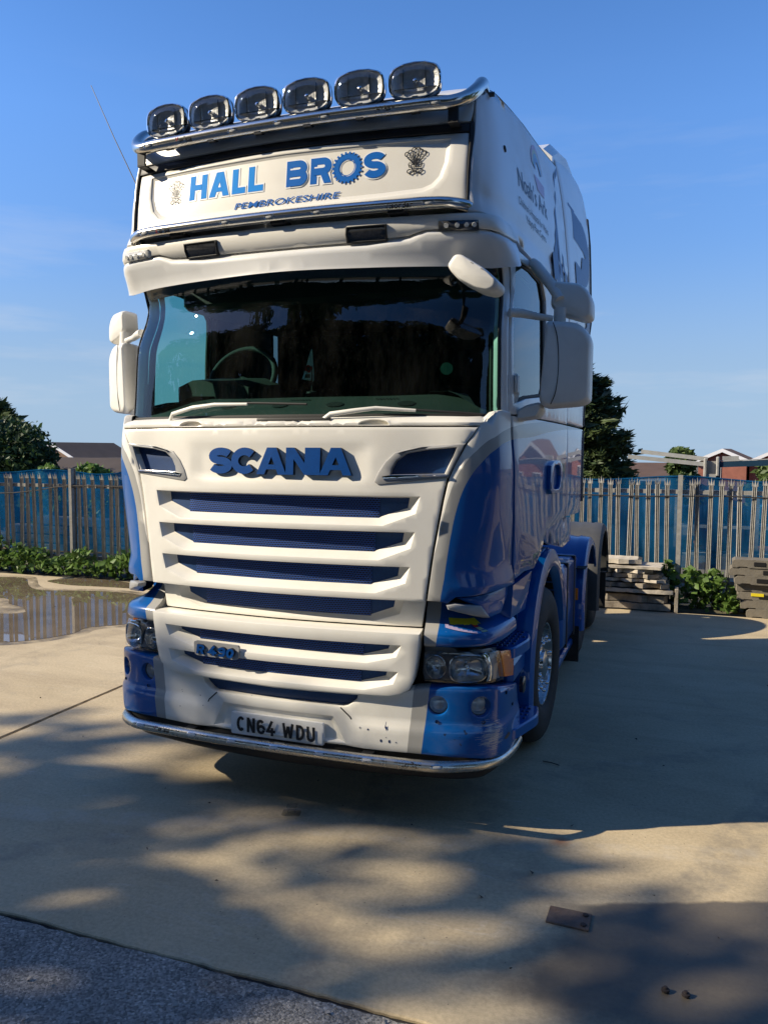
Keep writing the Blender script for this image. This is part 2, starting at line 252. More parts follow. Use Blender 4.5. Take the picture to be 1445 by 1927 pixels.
def striped_paint(name,blue_curve,white_curve=None,linear=None,chips=False):
    """white / silver / blue split read from the wrap coordinates kept in the uv map (u=|t|/12, v=z/4.2)"""
    m=bpy.data.materials.new(name);nt,N,L,out=nodes(m)
    uv=N.new('ShaderNodeUVMap');uv.uv_map='wrap';sx=N.new('ShaderNodeSeparateXYZ');L.new(uv.outputs[0],sx.inputs[0])
    tc=N.new('ShaderNodeTexCoord')
    def curve(pts):
        fc=N.new('ShaderNodeFloatCurve');c=fc.mapping.curves[0]
        while len(c.points)<len(pts): c.points.new(.5,.5)
        for q,(t,z) in zip(c.points,sorted(pts)): q.location=(t/12,z/4.2);q.handle_type='VECTOR' if False else 'AUTO'
        fc.mapping.update();L.new(sx.outputs[0],fc.inputs['Value']);return fc.outputs[0]
    def gt(a,b):
        g=N.new('ShaderNodeMath');g.operation='GREATER_THAN';L.new(a,g.inputs[0])
        if isinstance(b,float): g.inputs[1].default_value=b
        else: L.new(b,g.inputs[1])
        return g.outputs[0]
    def mix(f,a,b):
        x=N.new('ShaderNodeMixRGB');L.new(f,x.inputs[0])
        for i,s in((1,a),(2,b)):
            if isinstance(s,tuple): x.inputs[i].default_value=c4(s)
            else: L.new(s,x.inputs[i])
        return x.outputs[0]
    if linear:
        (t0,k0),(t1,k1),zr=linear
        def bound(t,k):
            a=N.new('ShaderNodeMath');a.operation='MULTIPLY_ADD';L.new(sx.outputs[1],a.inputs[0]);a.inputs[1].default_value=k*4.2/12;a.inputs[2].default_value=(t-k*zr)/12;return a.outputs[0]
        bl=gt(sx.outputs[0],bound(t1,k1))
        si=gt(sx.outputs[0],bound(t0,k0))
        col=mix(si,WHITE,SILVER);col=mix(bl,col,BLUE)
    else:
        up=gt(sx.outputs[1],curve(blue_curve));wh=gt(sx.outputs[1],curve(white_curve))
        bl=N.new('ShaderNodeMath');bl.operation='SUBTRACT';bl.inputs[0].default_value=1;L.new(up,bl.inputs[1]);bl=bl.outputs[0]
        col=mix(up,BLUE,SILVER);col=mix(wh,col,WHITE)
    no=N.new('ShaderNodeTexNoise');setin(no,Scale=5,Detail=8,Roughness=.7);L.new(tc.outputs['Object'],no.inputs[0])
    mr=N.new('ShaderNodeMapRange');mr.inputs[1].default_value=.5;mr.inputs[2].default_value=.8;mr.inputs[4].default_value=.14;L.new(no.outputs[0],mr.inputs[0])
    col=mix(mr.outputs[0],col,(.3,.25,.18))
    if chips:
        # stone chips down to the older blue coat and a grazed corner
        n2=N.new('ShaderNodeTexNoise');setin(n2,Scale=34,Detail=2,Roughness=.5);L.new(tc.outputs['Object'],n2.inputs[0])
        n3=N.new('ShaderNodeTexNoise');setin(n3,Scale=3.5,Detail=1);L.new(tc.outputs['Object'],n3.inputs[0])
        m2=N.new('ShaderNodeMath');m2.operation='MULTIPLY';L.new(n2.outputs[0],m2.inputs[0]);L.new(n3.outputs[0],m2.inputs[1])
        col=mix(gt(m2.outputs[0],.455),col,(.012,.03,.09))
        mp=N.new('ShaderNodeMapping');mp.inputs['Scale'].default_value=(6,6,90);L.new(tc.outputs['Object'],mp.inputs[0])
        n4=N.new('ShaderNodeTexNoise');setin(n4,Scale=3,Detail=4,Roughness=.7);L.new(mp.outputs[0],n4.inputs[0])
        pos=N.new('ShaderNodeVectorMath');pos.operation='DISTANCE';L.new(tc.outputs['Object'],pos.inputs[0]);pos.inputs[1].default_value=(1.07,.11,.49)
        d=N.new('ShaderNodeMapRange');d.inputs[1].default_value=.02;d.inputs[2].default_value=.16;d.inputs[3].default_value=.42;d.inputs[4].default_value=.8;L.new(pos.outputs['Value'],d.inputs[0])
        g=N.new('ShaderNodeMath');g.operation='GREATER_THAN';L.new(n4.outputs[0],g.inputs[0]);L.new(d.outputs[0],g.inputs[1])
        col=mix(g.outputs[0],col,(.3,.34,.42))
    p=N.new('ShaderNodeBsdfPrincipled');setin(p,Roughness=.33,Coat_Roughness=.05,Specular_IOR_Level=.25);L.new(col,p.inputs['Base Color'])
    cw=N.new('ShaderNodeMapRange');cw.inputs[3].default_value=.35;cw.inputs[4].default_value=.75;L.new(bl,cw.inputs[0]);L.new(cw.outputs[0],p.inputs['Coat Weight'])
    cr2=N.new('ShaderNodeMapRange');cr2.inputs[3].default_value=.12;cr2.inputs[4].default_value=.03;L.new(bl,cr2.inputs[0]);L.new(cr2.outputs[0],p.inputs['Coat Roughness'])
    L.new(p.outputs[0],out.inputs[0]);return m
BLUEC=[(0,.3),(2.45,1.0),(2.59,1.143),(2.733,1.274),(2.77,1.448),(2.86,1.569),(3.12,1.707),(3.613,1.81),(4.407,1.871),(5.665,1.912),(6.57,1.929),(7.56,1.964),(9.1,2.0),(12,2.03)]
WHITEC=[(0,.6),(2.05,1.2),(2.245,1.334),(2.378,1.43),(2.61,1.638),(2.968,1.785),(3.457,1.87),(4.504,1.931),(5.688,1.975),(7.218,2.02),(9.1,2.055),(12,2.085)]
M['corner']=striped_paint('striped_corner_paint',BLUEC,WHITEC)
M['bumper']=striped_paint('striped_bumper_paint',None,None,((1.74,.36),(2.01,.5),.405),chips=True)
M['upcorner']=striped_paint('striped_shelf_paint',None,None,((-9,0),(2.34,1.4),.923))
# ------------------------------------------------ mesh helpers
def setp(o,label=None,cat=None,group=None,kind=None):
    if label: o['label']=label
    if cat: o['category']=cat
    if group: o['group']=group
    if kind: o['kind']=kind
    return o
def empty(name,loc=(0,0,0),rz=0,label=None,cat=None,group=None):
    o=bpy.data.objects.new(name,None);COL.objects.link(o);o.location=loc;o.rotation_euler=(0,0,rz);o.empty_display_size=.2
    return setp(o,label,cat,group)
def mk(name,vs,fs,m,parent=None,ang=35,label=None,uvs=None,loc=None,mi=None,kind=None):
    me=bpy.data.meshes.new(name);me.from_pydata([tuple(map(float,v)) for v in vs],[],[tuple(int(i) for i in f) for f in fs])
    ms=m if isinstance(m,(list,tuple)) else [m]
    for q in ms: me.materials.append(M[q] if isinstance(q,str) else q)
    if mi is not None: me.polygons.foreach_set('material_index',mi)
    if uvs is not None:
        ul=me.uv_layers.new(name='wrap');idx=np.empty(len(me.loops),dtype=np.int32);me.loops.foreach_get('vertex_index',idx)
        ul.data.foreach_set('uv',np.asarray(uvs,dtype=np.float32)[idx].ravel())
    me.update()
    if ang:
        me.polygons.foreach_set('use_smooth',[True]*len(me.polygons))
        try: me.set_sharp_from_angle(angle=math.radians(ang))
        except Exception: pass
    o=bpy.data.objects.new(name,me);COL.objects.link(o)
    if parent is not None: o.parent=parent
    if loc is not None: o.location=loc
    if label: o['label']=label
    if kind: o['kind']=kind
    return o
def copy_part(src,parent,M4=None,loc=None,name=None):
    o=src.copy();COL.objects.link(o);o.parent=parent
    if loc is not None: o.location=loc
    if M4 is not None: o.matrix_local=M4
    return o
class MB:
    def __init__(s): s.v=[];s.f=[]
    def add(s,vs,fs):
        n=len(s.v);s.v+= [tuple(v) for v in vs];s.f+=[tuple(i+n for i in f) for f in fs];return s
    def box(s,x0,x1,y0,y1,z0,z1,b=0,R=None,c=None):
        if b<=0:
            vs=[(x,y,z) for z in(z0,z1) for y in(y0,y1) for x in(x0,x1)]
            fs=[(0,2,3,1),(4,5,7,6),(0,1,5,4),(1,3,7,5),(3,2,6,7),(2,0,4,6)]
        else:
            vs=[];fs=[]
            X=(x0,x1);Y=(y0,y1);Z=(z0,z1);idx={}
            for i in(0,1):
                for j in(0,1):
                    for k in(0,1):
                        sx,sy,sz=(b if i==0 else -b),(b if j==0 else -b),(b if k==0 else -b)
                        idx[i,j,k]=[len(vs),len(vs)+1,len(vs)+2]
                        vs+=[(X[i],Y[j]+sy,Z[k]+sz),(X[i]+sx,Y[j],Z[k]+sz),(X[i]+sx,Y[j]+sy,Z[k])]
            I=lambda i,j,k,a: idx[i,j,k][a]
            fs+=[(I(0,0,0,0),I(0,0,1,0),I(0,1,1,0),I(0,1,0,0)),(I(1,0,0,0),I(1,1,0,0),I(1,1,1,0),I(1,0,1,0)),
                 (I(0,0,0,1),I(1,0,0,1),I(1,0,1,1),I(0,0,1,1)),(I(0,1,0,1),I(0,1,1,1),I(1,1,1,1),I(1,1,0,1)),
                 (I(0,0,0,2),I(0,1,0,2),I(1,1,0,2),I(1,0,0,2)),(I(0,0,1,2),I(1,0,1,2),I(1,1,1,2),I(0,1,1,2))]
            for j in(0,1):
                for k in(0,1): fs.append((I(0,j,k,1),I(1,j,k,1),I(1,j,k,2),I(0,j,k,2)))
            for i in(0,1):
                for k in(0,1): fs.append((I(i,0,k,0),I(i,1,k,0),I(i,1,k,2),I(i,0,k,2)))
            for i in(0,1):
                for j in(0,1): fs.append((I(i,j,0,0),I(i,j,1,0),I(i,j,1,1),I(i,j,0,1)))
            for i in(0,1):
                for j in(0,1):
                    for k in(0,1): fs.append(tuple(idx[i,j,k]))
        if R is not None:
            c=Vector(c) if c is not None else Vector(((x0+x1)/2,(y0+y1)/2,(z0+z1)/2))
            vs=[tuple(R@(Vector(v)-c)+c) for v in vs]
        return s.add(vs,fs)
    def tube(s,pts,r,n=12,closed=False,cap=True,up=(0,0,1),flat=1.0):
        P=[Vector(p) for p in pts];m=len(P);rs=r if isinstance(r,(list,tuple)) else [r]*m
        vs=[];N0=None
        for i,p in enumerate(P):
            a=P[(i-1)%m] if (closed or i>0) else p;b=P[(i+1)%m] if (closed or i<m-1) else p
            t=(b-a).normalized()
            if N0 is None:
                u=Vector(up)
                if abs(t.dot(u))>.95: u=Vector((1,0,0))
                N0=(u-t*u.dot(t)).normalized()
            else:
                N0=(N0-t*N0.dot(t)).normalized()
            B=t.cross(N0)
            for k in range(n):
                an=2*math.pi*k/n;vs.append(tuple(p+N0*math.cos(an)*rs[i]+B*math.sin(an)*rs[i]*flat))
        fs=[]
        for i in range(m if closed else m-1):
            for k in range(n):
                a=i*n+k;b=i*n+(k+1)%n;c=((i+1)%m)*n+(k+1)%n;d=((i+1)%m)*n+k;fs.append((a,b,c,d))
        if cap and not closed: fs+=[tuple(range(n-1,-1,-1)),tuple((m-1)*n+k for k in range(n))]
        return s.add(vs,fs)
    def lathe(s,prof,c,axis='x',n=40,sgn=1):
        """prof: (radius, along) ; axis direction times sgn"""
        vs=[];c=Vector(c)
        for r,h in prof:
            for k in range(n):
                a=2*math.pi*k/n;u,w=r*math.cos(a),r*math.sin(a)
                if axis=='x': v=(h*sgn,u,w)
                elif axis=='y': v=(u,h*sgn,w)
                else: v=(u,w,h*sgn)
                vs.append(tuple(c+Vector(v)))
        fs=[]
        for i in range(len(prof)-1):
            for k in range(n): fs.append((i*n+k,i*n+(k+1)%n,(i+1)*n+(k+1)%n,(i+1)*n+k))
        return s.add(vs,fs)
    def loft(s,loops,cap0=True,cap1=True):
        n=len(loops[0]);vs=[v for l in loops for v in l];fs=[]
        for i in range(len(loops)-1):
            for k in range(n): fs.append((i*n+k,i*n+(k+1)%n,(i+1)*n+(k+1)%n,(i+1)*n+k))
        if cap0: fs.append(tuple(range(n-1,-1,-1)))
        if cap1: fs.append(tuple((len(loops)-1)*n+k for k in range(n)))
        return s.add(vs,fs)
    def build(s,name,m,parent=None,ang=35,label=None,loc=None,mi=None,fix=True,kind=None):
        o=mk(name,s.v,s.f,m,parent,ang,label,None,loc,mi,kind)
        if fix:
            import bmesh
            bm=bmesh.new();bm.from_mesh(o.data);bmesh.ops.recalc_face_normals(bm,faces=bm.faces);bm.to_mesh(o.data);bm.free()
            if ang:
                try:o.data.set_sharp_from_angle(angle=math.radians(ang))
                except Exception: pass
        return o
def mirror(o,name=None,parent='same'):
    me=o.data.copy();n=len(me.vertices);co=np.empty(n*3,np.float32);me.vertices.foreach_get('co',co);co[0::3]*=-1;me.vertices.foreach_set('co',co)
    me.flip_normals();me.update()
    q=bpy.data.objects.new(o.name.split('.')[0],me);COL.objects.link(q);q.parent=o.parent if parent=='same' else parent
    q.location=(-o.location.x,o.location.y,o.location.z)
    for k in('label','kind'):
        if k in o: q[k]=o[k]
    return q
# polygon tools in the plane
def area2(p): return sum(p[i][0]*p[(i+1)%len(p)][1]-p[(i+1)%len(p)][0]*p[i][1] for i in range(len(p)))/2
def inset(P,d):
    """move a ccw polygon's edges inwards by d (d<0 grows it)"""
    n=len(P);out=[]
    for i in range(n):
        a,b,c=P[i-1],P[i],P[(i+1)%n]
        e1=(b[0]-a[0],b[1]-a[1]);e2=(c[0]-b[0],c[1]-b[1])
        l1=math.hypot(*e1) or 1e-9;l2=math.hypot(*e2) or 1e-9
        n1=(-e1[1]/l1,e1[0]/l1);n2=(-e2[1]/l2,e2[0]/l2)
        mx,my=n1[0]+n2[0],n1[1]+n2[1];q=1+n1[0]*n2[0]+n1[1]*n2[1]
        q=max(q,.45);out.append((b[0]+mx/q*d,b[1]+my/q*d))
    return out
def dens(P,step):
    out=[]
    for i in range(len(P)):
        a,b=P[i],P[(i+1)%len(P)];k=max(1,int(math.ceil(math.hypot(b[0]-a[0],b[1]-a[1])/step)))
        out+=[(a[0]+(b[0]-a[0])*j/k,a[1]+(b[1]-a[1])*j/k) for j in range(k)]
    return out
def rounded(P,r,n=4):
    """round the corners of a polygon; r a number or a list"""
    out=[];m=len(P)
    for i in range(m):
        a,b,c=Vector(P[i-1]),Vector(P[i]),Vector(P[(i+1)%m]);ri=r[i] if isinstance(r,(list,tuple)) else r
        if ri<=0: out.append(tuple(b));continue
        u=(a-b);w=(c-b);k=min(ri,u.length*.48,w.length*.48);p0=b+u.normalized()*k;p1=b+w.normalized()*k
        for j in range(n+1):
            t=j/n;q=p0*(1-t)**2+b*2*t*(1-t)+p1*t*t;out.append((q.x,q.y))
    return out
def inside(pts,P):
    x,y=pts[:,0],pts[:,1];r=np.zeros(len(pts),bool);n=len(P)
    for i in range(n):
        x0,y0=P[i];x1,y1=P[(i+1)%n]
        if y0==y1: continue
        c=((y0>y)!=(y1>y))&(x<(x1-x0)*(y-y0)/(y1-y0)+x0);r^=c
    return r
def edge_dist(pts,P):
    d=np.full(len(pts),1e9);n=len(P)
    for i in range(n):
        a=np.array(P[i]);b=np.array(P[(i+1)%n]);e=b-a;l=(e@e) or 1e-12
        s=np.clip(((pts-a)@e)/l,0,1);d=np.minimum(d,np.linalg.norm(pts-a-s[:,None]*e,axis=1))
    return d
_tab={}
def arc(S,z0):
    k=(id(S),round(z0,2))
    if k not in _tab:
        t=np.linspace(0,11,1101);q=S.xy(t,np.full(1101,z0));a=np.concatenate([[0],np.cumsum(np.linalg.norm(np.diff(q,axis=0),axis=1))])
        _tab[k]=(t,a)
    return _tab[k]
def t2a(S,t,z0):
    T,A=arc(S,z0);t=np.asarray(t,float);return np.sign(t)*np.interp(np.abs(t),T,A)
def a2t(S,a,z0):
    T,A=arc(S,z0);a=np.asarray(a,float);return np.sign(a)*np.interp(np.abs(a),A,T)
def cdt(outer,holes,pts):
    vs=[];ed=[]
    for lp in [outer]+holes:
        n=len(vs);k=len(lp);vs+=[Vector(p) for p in lp];ed+=[(n+i,n+(i+1)%k) for i in range(k)]
    nb=len(vs);vs+=[Vector(p) for p in pts]
    r=geometry.delaunay_2d_cdt(vs,ed,[],0,1e-7)
    V=np.array([(p[0],p[1]) for p in r[0]]);F=np.array([f for f in r[2]],dtype=int)
    cen=V[F].mean(axis=1);ok=inside(cen,outer)
    for h in holes: ok&=~inside(cen,h)
    F=F[ok]
    a=V[F];s=(a[:,1,0]-a[:,0,0])*(a[:,2,1]-a[:,0,1])-(a[:,1,1]-a[:,0,1])*(a[:,2,0]-a[:,0,0])
    F[s<0]=F[s<0][:,::-1]
    ok=np.abs(s)>1e-9
    return V,F[ok]
def panel(name,S,outline,m,parent,off=0.,depth=.03,edge=.006,holes=(),res=.05,zc=None,label=None,sym=False,offf=None,hedge=.004,ang=40,shrink=0):
    """A body panel: outline of (t,z) on the wrap surface S, lifted by off, with rounded edges and returns of the given depth.
    holes: dicts(outer, inner=None, d) - openings whose returns run to the inner loop, d below the skin."""
    if sym: outline=list(outline)+[(-t,z) for t,z in outline[::-1] if abs(t)>1e-6]
    zs=[z for _,z in outline];zc=zc or (min(zs)+max(zs))/2
    def A(P): return [(float(t2a(S,t,zc)),z) for t,z in P]
    P=A(outline)
    if area2(P)<0: P=P[::-1]
    if shrink: P=inset(P,shrink)
    P=dens(P,.06)
    def up(P2,h):
        a=np.array(P2);t=a2t(S,a[:,0],zc);z=a[:,1]
        p=S.pt(t,z);n=S.nrm(t,z);hh=np.full(len(a),h,float)
        if offf is not None: hh=hh+np.array([offf(tt,zz) for tt,zz in zip(t,z)])
        return p+n*(off+hh)[:,None] if np.ndim(off) else p+n*(off+hh)[:,None],np.column_stack([np.abs(t)/12,z/4.2])
    V=[];U=[];F=[]
    def addloop(P2,h):
        p,u=up(P2,h);n=sum(len(x) for x in V);V.append(p);U.append(u);return list(range(n,n+len(P2)))
    def bridge(a,b):
        k=len(a)
        for i in range(k): F.append((a[i],a[(i+1)%k],b[(i+1)%k],b[i]))
    e=edge;L0=addloop(P,-depth);L1=addloop(P,-e);P2=inset(P,e*.3);L2=addloop(P2,-e*.3);P3=inset(P,e);L3=addloop(P3,0)
    bridge(L0,L1);bridge(L1,L2);bridge(L2,L3)
    hl=[]
    for h in holes:
        O=A(h['outer']);I=A(h['inner']) if h.get('inner') else None
        if area2(O)<0: O=O[::-1];I=I[::-1] if I else None
        # same densification for both loops
        O2=[];I2=[]
        src=I or O
        for i in range(len(O)):
            a,b=O[i],O[(i+1)%len(O)];c,d=src[i],src[(i+1)%len(O)]
            k=max(1,int(math.ceil(max(math.hypot(b[0]-a[0],b[1]-a[1]),math.hypot(d[0]-c[0],d[1]-c[1]))/.06)))
            for j in range(k):
                q=j/k;O2.append((a[0]+(b[0]-a[0])*q,a[1]+(b[1]-a[1])*q));I2.append((c[0]+(d[0]-c[0])*q,c[1]+(d[1]-c[1])*q))
        he=h.get('edge',hedge)
        top=inset(O2,-he);hl.append(top[::-1]);q0=addloop(top,0);q1=addloop(inset(O2,-he*.3),-he*.3);q2=addloop(O2,-he);q3=addloop(I2,-h['d'])
        bridge(q0,q1);bridge(q1,q2);bridge(q2,q3)
        if h.get('back'): q4=addloop(I2,-h['d']-h['back']);bridge(q3,q4)
        if h.get('floor'):
            ff=np.array(I2);gx=np.arange(ff[:,0].min(),ff[:,0].max(),.05);gy=np.arange(ff[:,1].min()+.012,ff[:,1].max(),.03);GG=np.array([(x,y) for y in gy for x in gx]);GG=GG[inside(GG,I2)&(edge_dist(GG,I2)>.012)] if len(GG) else GG
            V2,F2=cdt(I2,[],[tuple(g) for g in GG]);n=sum(len(x) for x in V);p,u=up([tuple(x) for x in V2],-h['d']-2e-5);V.append(p);U.append(u);F.extend([tuple(int(i)+n for i in f) for f in F2])
        h['_a']=q0
    a=np.array(P3);x0,x1=a[:,0].min(),a[:,0].max();y0,y1=a[:,1].min(),a[:,1].max()
    # finer columns where the wrap bends
    T=np.concatenate([np.arange(-11,-2.4,.3),np.arange(-2.4,2.41,.16),np.arange(2.7,11.01,.3)]) if res>=.04 else np.arange(-11,11,.1)
    xs=t2a(S,T,zc);xs=xs[(xs>x0)&(xs<x1)];ys=np.arange(y0+res*.5,y1,res)
    G=np.array([(x,y) for y in ys for x in xs]) if len(xs) and len(ys) else np.zeros((0,2))
    if len(G):
        ok=inside(G,P3)&(edge_dist(G,P3)>res*.35)
        for h in hl: ok&=~inside(G,h)&(edge_dist(G,h)>res*.3)
        G=G[ok]
    V2,F2=cdt(P3,hl,[tuple(g) for g in G]);n=sum(len(x) for x in V)
    p,u=up([tuple(x) for x in V2],0);V.append(p);U.append(u);F.extend([tuple(int(i)+n for i in f) for f in F2])
    VV=np.concatenate(V);UU=np.concatenate(U)
    # weld the face to its edge loops by position
    key={};rem=np.arange(len(VV))
    for i,v in enumerate(np.round(VV,5)):
        k=tuple(v)
        if k in key: rem[i]=key[k]
        else: key[k]=i
    FF=[]
    for f in F:
        g=[]
        for i in f:
            j=int(rem[i])
            if j not in g: g.append(j)
        if len(g)>=3: FF.append(tuple(g))
    used=sorted({i for f in FF for i in f});mp={u:i for i,u in enumerate(used)}
    return mk(name,VV[used],[tuple(mp[i] for i in f) for f in FF],m,parent,ang,label,UU[used])
def skin(name,S,ts,prof,m,parent,ang=40,label=None,caps=False):
    """sweep a (z, offset) profile along the wrap surface"""
    ts=np.asarray(ts,float);V=[];U=[]
    for t in ts:
        for z,o in prof:
            p=S.pt(t,z)[0]+S.nrm(t,z)[0]*o;V.append(p);U.append((abs(t)/12,z/4.2))
    k=len(prof);F=[(i*k+j,(i+1)*k+j,(i+1)*k+j+1,i*k+j+1) for i in range(len(ts)-1) for j in range(k-1)]
    if caps: F+=[tuple(range(k)),tuple((len(ts)-1)*k+j for j in range(k-1,-1,-1))]
    return mk(name,V,F,m,parent,ang,label,U)
# ------------------------------------------------ lettering
def strip(pts,w,closed=False):
    n=len(pts);L=[];R=[]
    for i in range(n):
        a=pts[i-1] if (closed or i>0) else None;b=pts[i];c=pts[(i+1)%n] if (closed or i<n-1) else None
        d1=None if a is None else Vector((b[0]-a[0],b[1]-a[1])).normalized()
        d2=None if c is None else Vector((c[0]-b[0],c[1]-b[1])).normalized()
        if d1 is None: d1=d2
        if d2 is None: d2=d1
        n1=Vector((-d1.y,d1.x));n2=Vector((-d2.y,d2.x));s=n1+n2;q=max(1+n1.dot(n2),.4);s=s/q*(w/2)
        L.append((b[0]+s.x,b[1]+s.y));R.append((b[0]-s.x,b[1]-s.y))
    return [[R[i],R[(i+1)%n],L[(i+1)%n],L[i]] for i in range(n if closed else n-1)]
def ell(cx,cy,rx,ry,a0,a1,n=14): return [(cx+rx*math.cos(math.radians(a0+(a1-a0)*i/n)),cy+ry*math.sin(math.radians(a0+(a1-a0)*i/n))) for i in range(n+1)]
def rect(x0,y0,x1,y1): return [(x0,y0),(x1,y0),(x1,y1),(x0,y1)]
def glyph(ch,w,t):
    h=t/2
    if ch=='H': return [rect(0,0,t,1),rect(w-t,0,w,1),rect(t,.5-t*.42,w-t,.5+t*.42)]
    if ch=='I': return [rect(0,0,t,1)]
    if ch=='L': return [rect(0,0,t,1),rect(t,0,w,t*.9)]
    if ch=='N': return [rect(0,0,t,1),rect(w-t,0,w,1),[(0,1),(t*1.05,1),(w,0),(w-t*1.05,0)]]
    if ch=='A':
        a=t*.62;s=t*1.08;yi=(w/2-s)/(w/2-a) if w/2>a else .8
        xl=lambda y:s+(w/2-a)*y
        return [[(0,0),(s,0),(w/2,yi),(w/2,1),(w/2-a,1)],[(w,0),(w/2+a,1),(w/2,1),(w/2,yi),(w-s,0)],[(xl(.19),.19),(w-xl(.19),.19),(w-xl(.37),.37),(xl(.37),.37)]]
    if ch=='S':
        ry=(.5-h)/2;rx=(w-t)/2
        return strip(ell(w/2,1-h-ry,rx,ry,22,270,16)+ell(w/2,h+ry,rx,ry,90,-158,16)[1:],t)
    if ch=='C': return strip(ell(w/2,.5,(w-t)/2,(1-t)/2,42,318,24),t)
    if ch=='O': return strip(ell(w/2,.5,(w-t)/2,(1-t)/2,0,360,32)[:-1],t,True)
    if ch=='D':
        r=.5-h;return [rect(0,0,t,1)]+strip([(t*.5,1-h),(w-r*.8,1-h)]+ell(w-h-r*.62,.5,r*.62,r,80,-80,12)+[(w-r*.8,h),(t*.5,h)],t)
    if ch in 'BRP':
        hh=.26 if ch!='B' else .25
        r=hh-t*.08;yc=1-h-(.5-h)/2;ry=(.5-h)/2 if ch!='R' else (.54-h)/2
        yc=1-h-ry
        b=strip([(t*.5,1-h),(w*.55,1-h)]+ell(w*.6,yc,w*.4-h,ry,80,-80,10)+[(w*.55,yc-ry),(t*.5,yc-ry)],t)
        g=[rect(0,0,t,1)]+b
        if ch=='B': g+=strip([(t*.5,yc-ry),(w*.6,yc-ry)]+ell(w*.64,h+(yc-ry-h)/2,w*.36-h+.02,(yc-ry-h)/2,80,-80,10)+[(w*.6,h),(t*.5,h)],t)
        if ch=='R': g+=[[(w*.42,yc-ry+h*.2),(w*.42+t*1.05,yc-ry+h*.4),(w*1.02,0),(w*1.02-t*1.1,0)]]
        return g
    if ch=='U': return strip([(h,1),(h,.32)]+ell(w/2,.32,(w-t)/2,.32-h,180,360,12)[1:]+[(w-h,1)],t)
    if ch=='W':
        q=w/4;return strip([(h*.9,1),(q+h*.3,0.02)],t)+strip([(q+h*.3,.02),(w/2,.8)],t)+strip([(w/2,.8),(3*q-h*.3,.02)],t)+strip([(3*q-h*.3,.02),(w-h*.9,1)],t)
    if ch=='4': return strip([(w*.62,1),(h*.6,.3),(w,.3)],t)+[rect(w*.62-h,0,w*.62+h,.55)]
    if ch=='6': return strip(ell(w/2,.31,(w-t)/2,.31-h,0,360,24)[:-1],t,True)+strip([(h,.31),(h,.66)]+ell(w/2,.66,(w-t)/2,.34-h,180,35,10)[1:],t)
    if ch=='9': return [[(w-x,1-y) for x,y in q] for q in glyph('6',w,t)]
    if ch=='0': return strip(ell(w/2,.5,(w-t)/2,(1-t)/2,0,360,28)[:-1],t,True)
    return []
def word(s,t,widths,gap,space=.3,shear=0):
    """polygons of a word in letters of height 1"""
    out=[];x=0
    for ch in s:
        if ch==' ': x+=space;continue
        w=widths.get(ch,widths.get('*',.6))
        if ch=='I': w=t
        for q in glyph(ch,w,t): out.append([(x+a+b*shear,b) for a,b in q])
        x+=w+gap
    return out,x-gap
_font={}
def text_polys(s,bold=0,shear=0):
    """triangles of a text set in the built-in font, scaled to cap height 1, starting at x=0"""
    k=(s,bold,shear)
    if k not in _font:
        cu=bpy.data.curves.new('t','FONT');cu.body=s;cu.offset=bold;cu.shear=shear;cu.resolution_u=4
        ob=bpy.data.objects.new('t',cu);COL.objects.link(ob);dg=bpy.context.evaluated_depsgraph_get()
        me=ob.evaluated_get(dg).to_mesh();vs=[(v.co.x,v.co.y) for v in me.vertices];fs=[tuple(p.vertices) for p in me.polygons]
        ob.evaluated_get(dg).to_mesh_clear();bpy.data.objects.remove(ob);bpy.data.curves.remove(cu)
        x0=min(v[0] for v in vs);cap=.69
        vs=[((x-x0)/cap,y/cap) for x,y in vs]
        _font[k]=(vs,fs,max(v[0] for v in vs))
    return _font[k]
def decal(name,polys,fn,m,parent,thick=0,side=None,step=.00015,label=None):
    """flat or raised print: polys in local (u,v) metres; fn(u,v,h)->points"""
    V=[];F=[];mi=[]
    for k,q in enumerate(polys):
        q=list(q)
        if area2(q)<0: q=q[::-1]
        u=np.array([p[0] for p in q]);v=np.array([p[1] for p in q]);n=len(V);c=len(q)
        top=fn(u,v,thick+k*step);V+=[tuple(p) for p in top];F.append(tuple(range(n,n+c)));mi.append(0)
        if thick:
            V+=[tuple(p) for p in fn(u,v,-.004)]
            for i in range(c): F.append((n+i,n+c+i,n+c+(i+1)%c,n+(i+1)%c));mi.append(1 if side else 0)
    return mk(name,V,F,[m,side] if side else m,parent,0,label,None,None,mi)
def decal_text(name,s,fn,size,m,parent,bold=0,shear=0,center=True,width=None):
    vs,fs,w=text_polys(s,bold,shear);k=size;kx=(width/w) if width else size
    u=np.array([v[0] for v in vs])*kx;v=np.array([q[1] for q in vs])*k
    if center: u=u-w*kx/2;v=v-k/2
    return mk(name,fn(u,v,0.0),fs,m,parent,0)
def on(S,a0,z0,off,rot=0):
    """local (u,v) -> wrap surface around arc length a0, height z0"""
    c,s=math.cos(rot),math.sin(rot)
    def fn(u,v,h):
        a=a0+u*c-v*s;z=z0+u*s+v*c;t=a2t(S,a,z0);return S.pt(t,z)+S.nrm(t,z)*(off+h)
    return fn

def smooth_path(P,n=6):
    P=[Vector(p) for p in P];out=[]
    for i in range(len(P)-1):
        p0=P[max(i-1,0)];p1=P[i];p2=P[i+1];p3=P[min(i+2,len(P)-1)]
        for k in range(n):
            t=k/n;out.append(.5*((2*p1)+(p2-p0)*t+(2*p0-5*p1+4*p2-p3)*t*t+(3*p1-p0-3*p2+p3)*t**3))
    out.append(P[-1]);return out
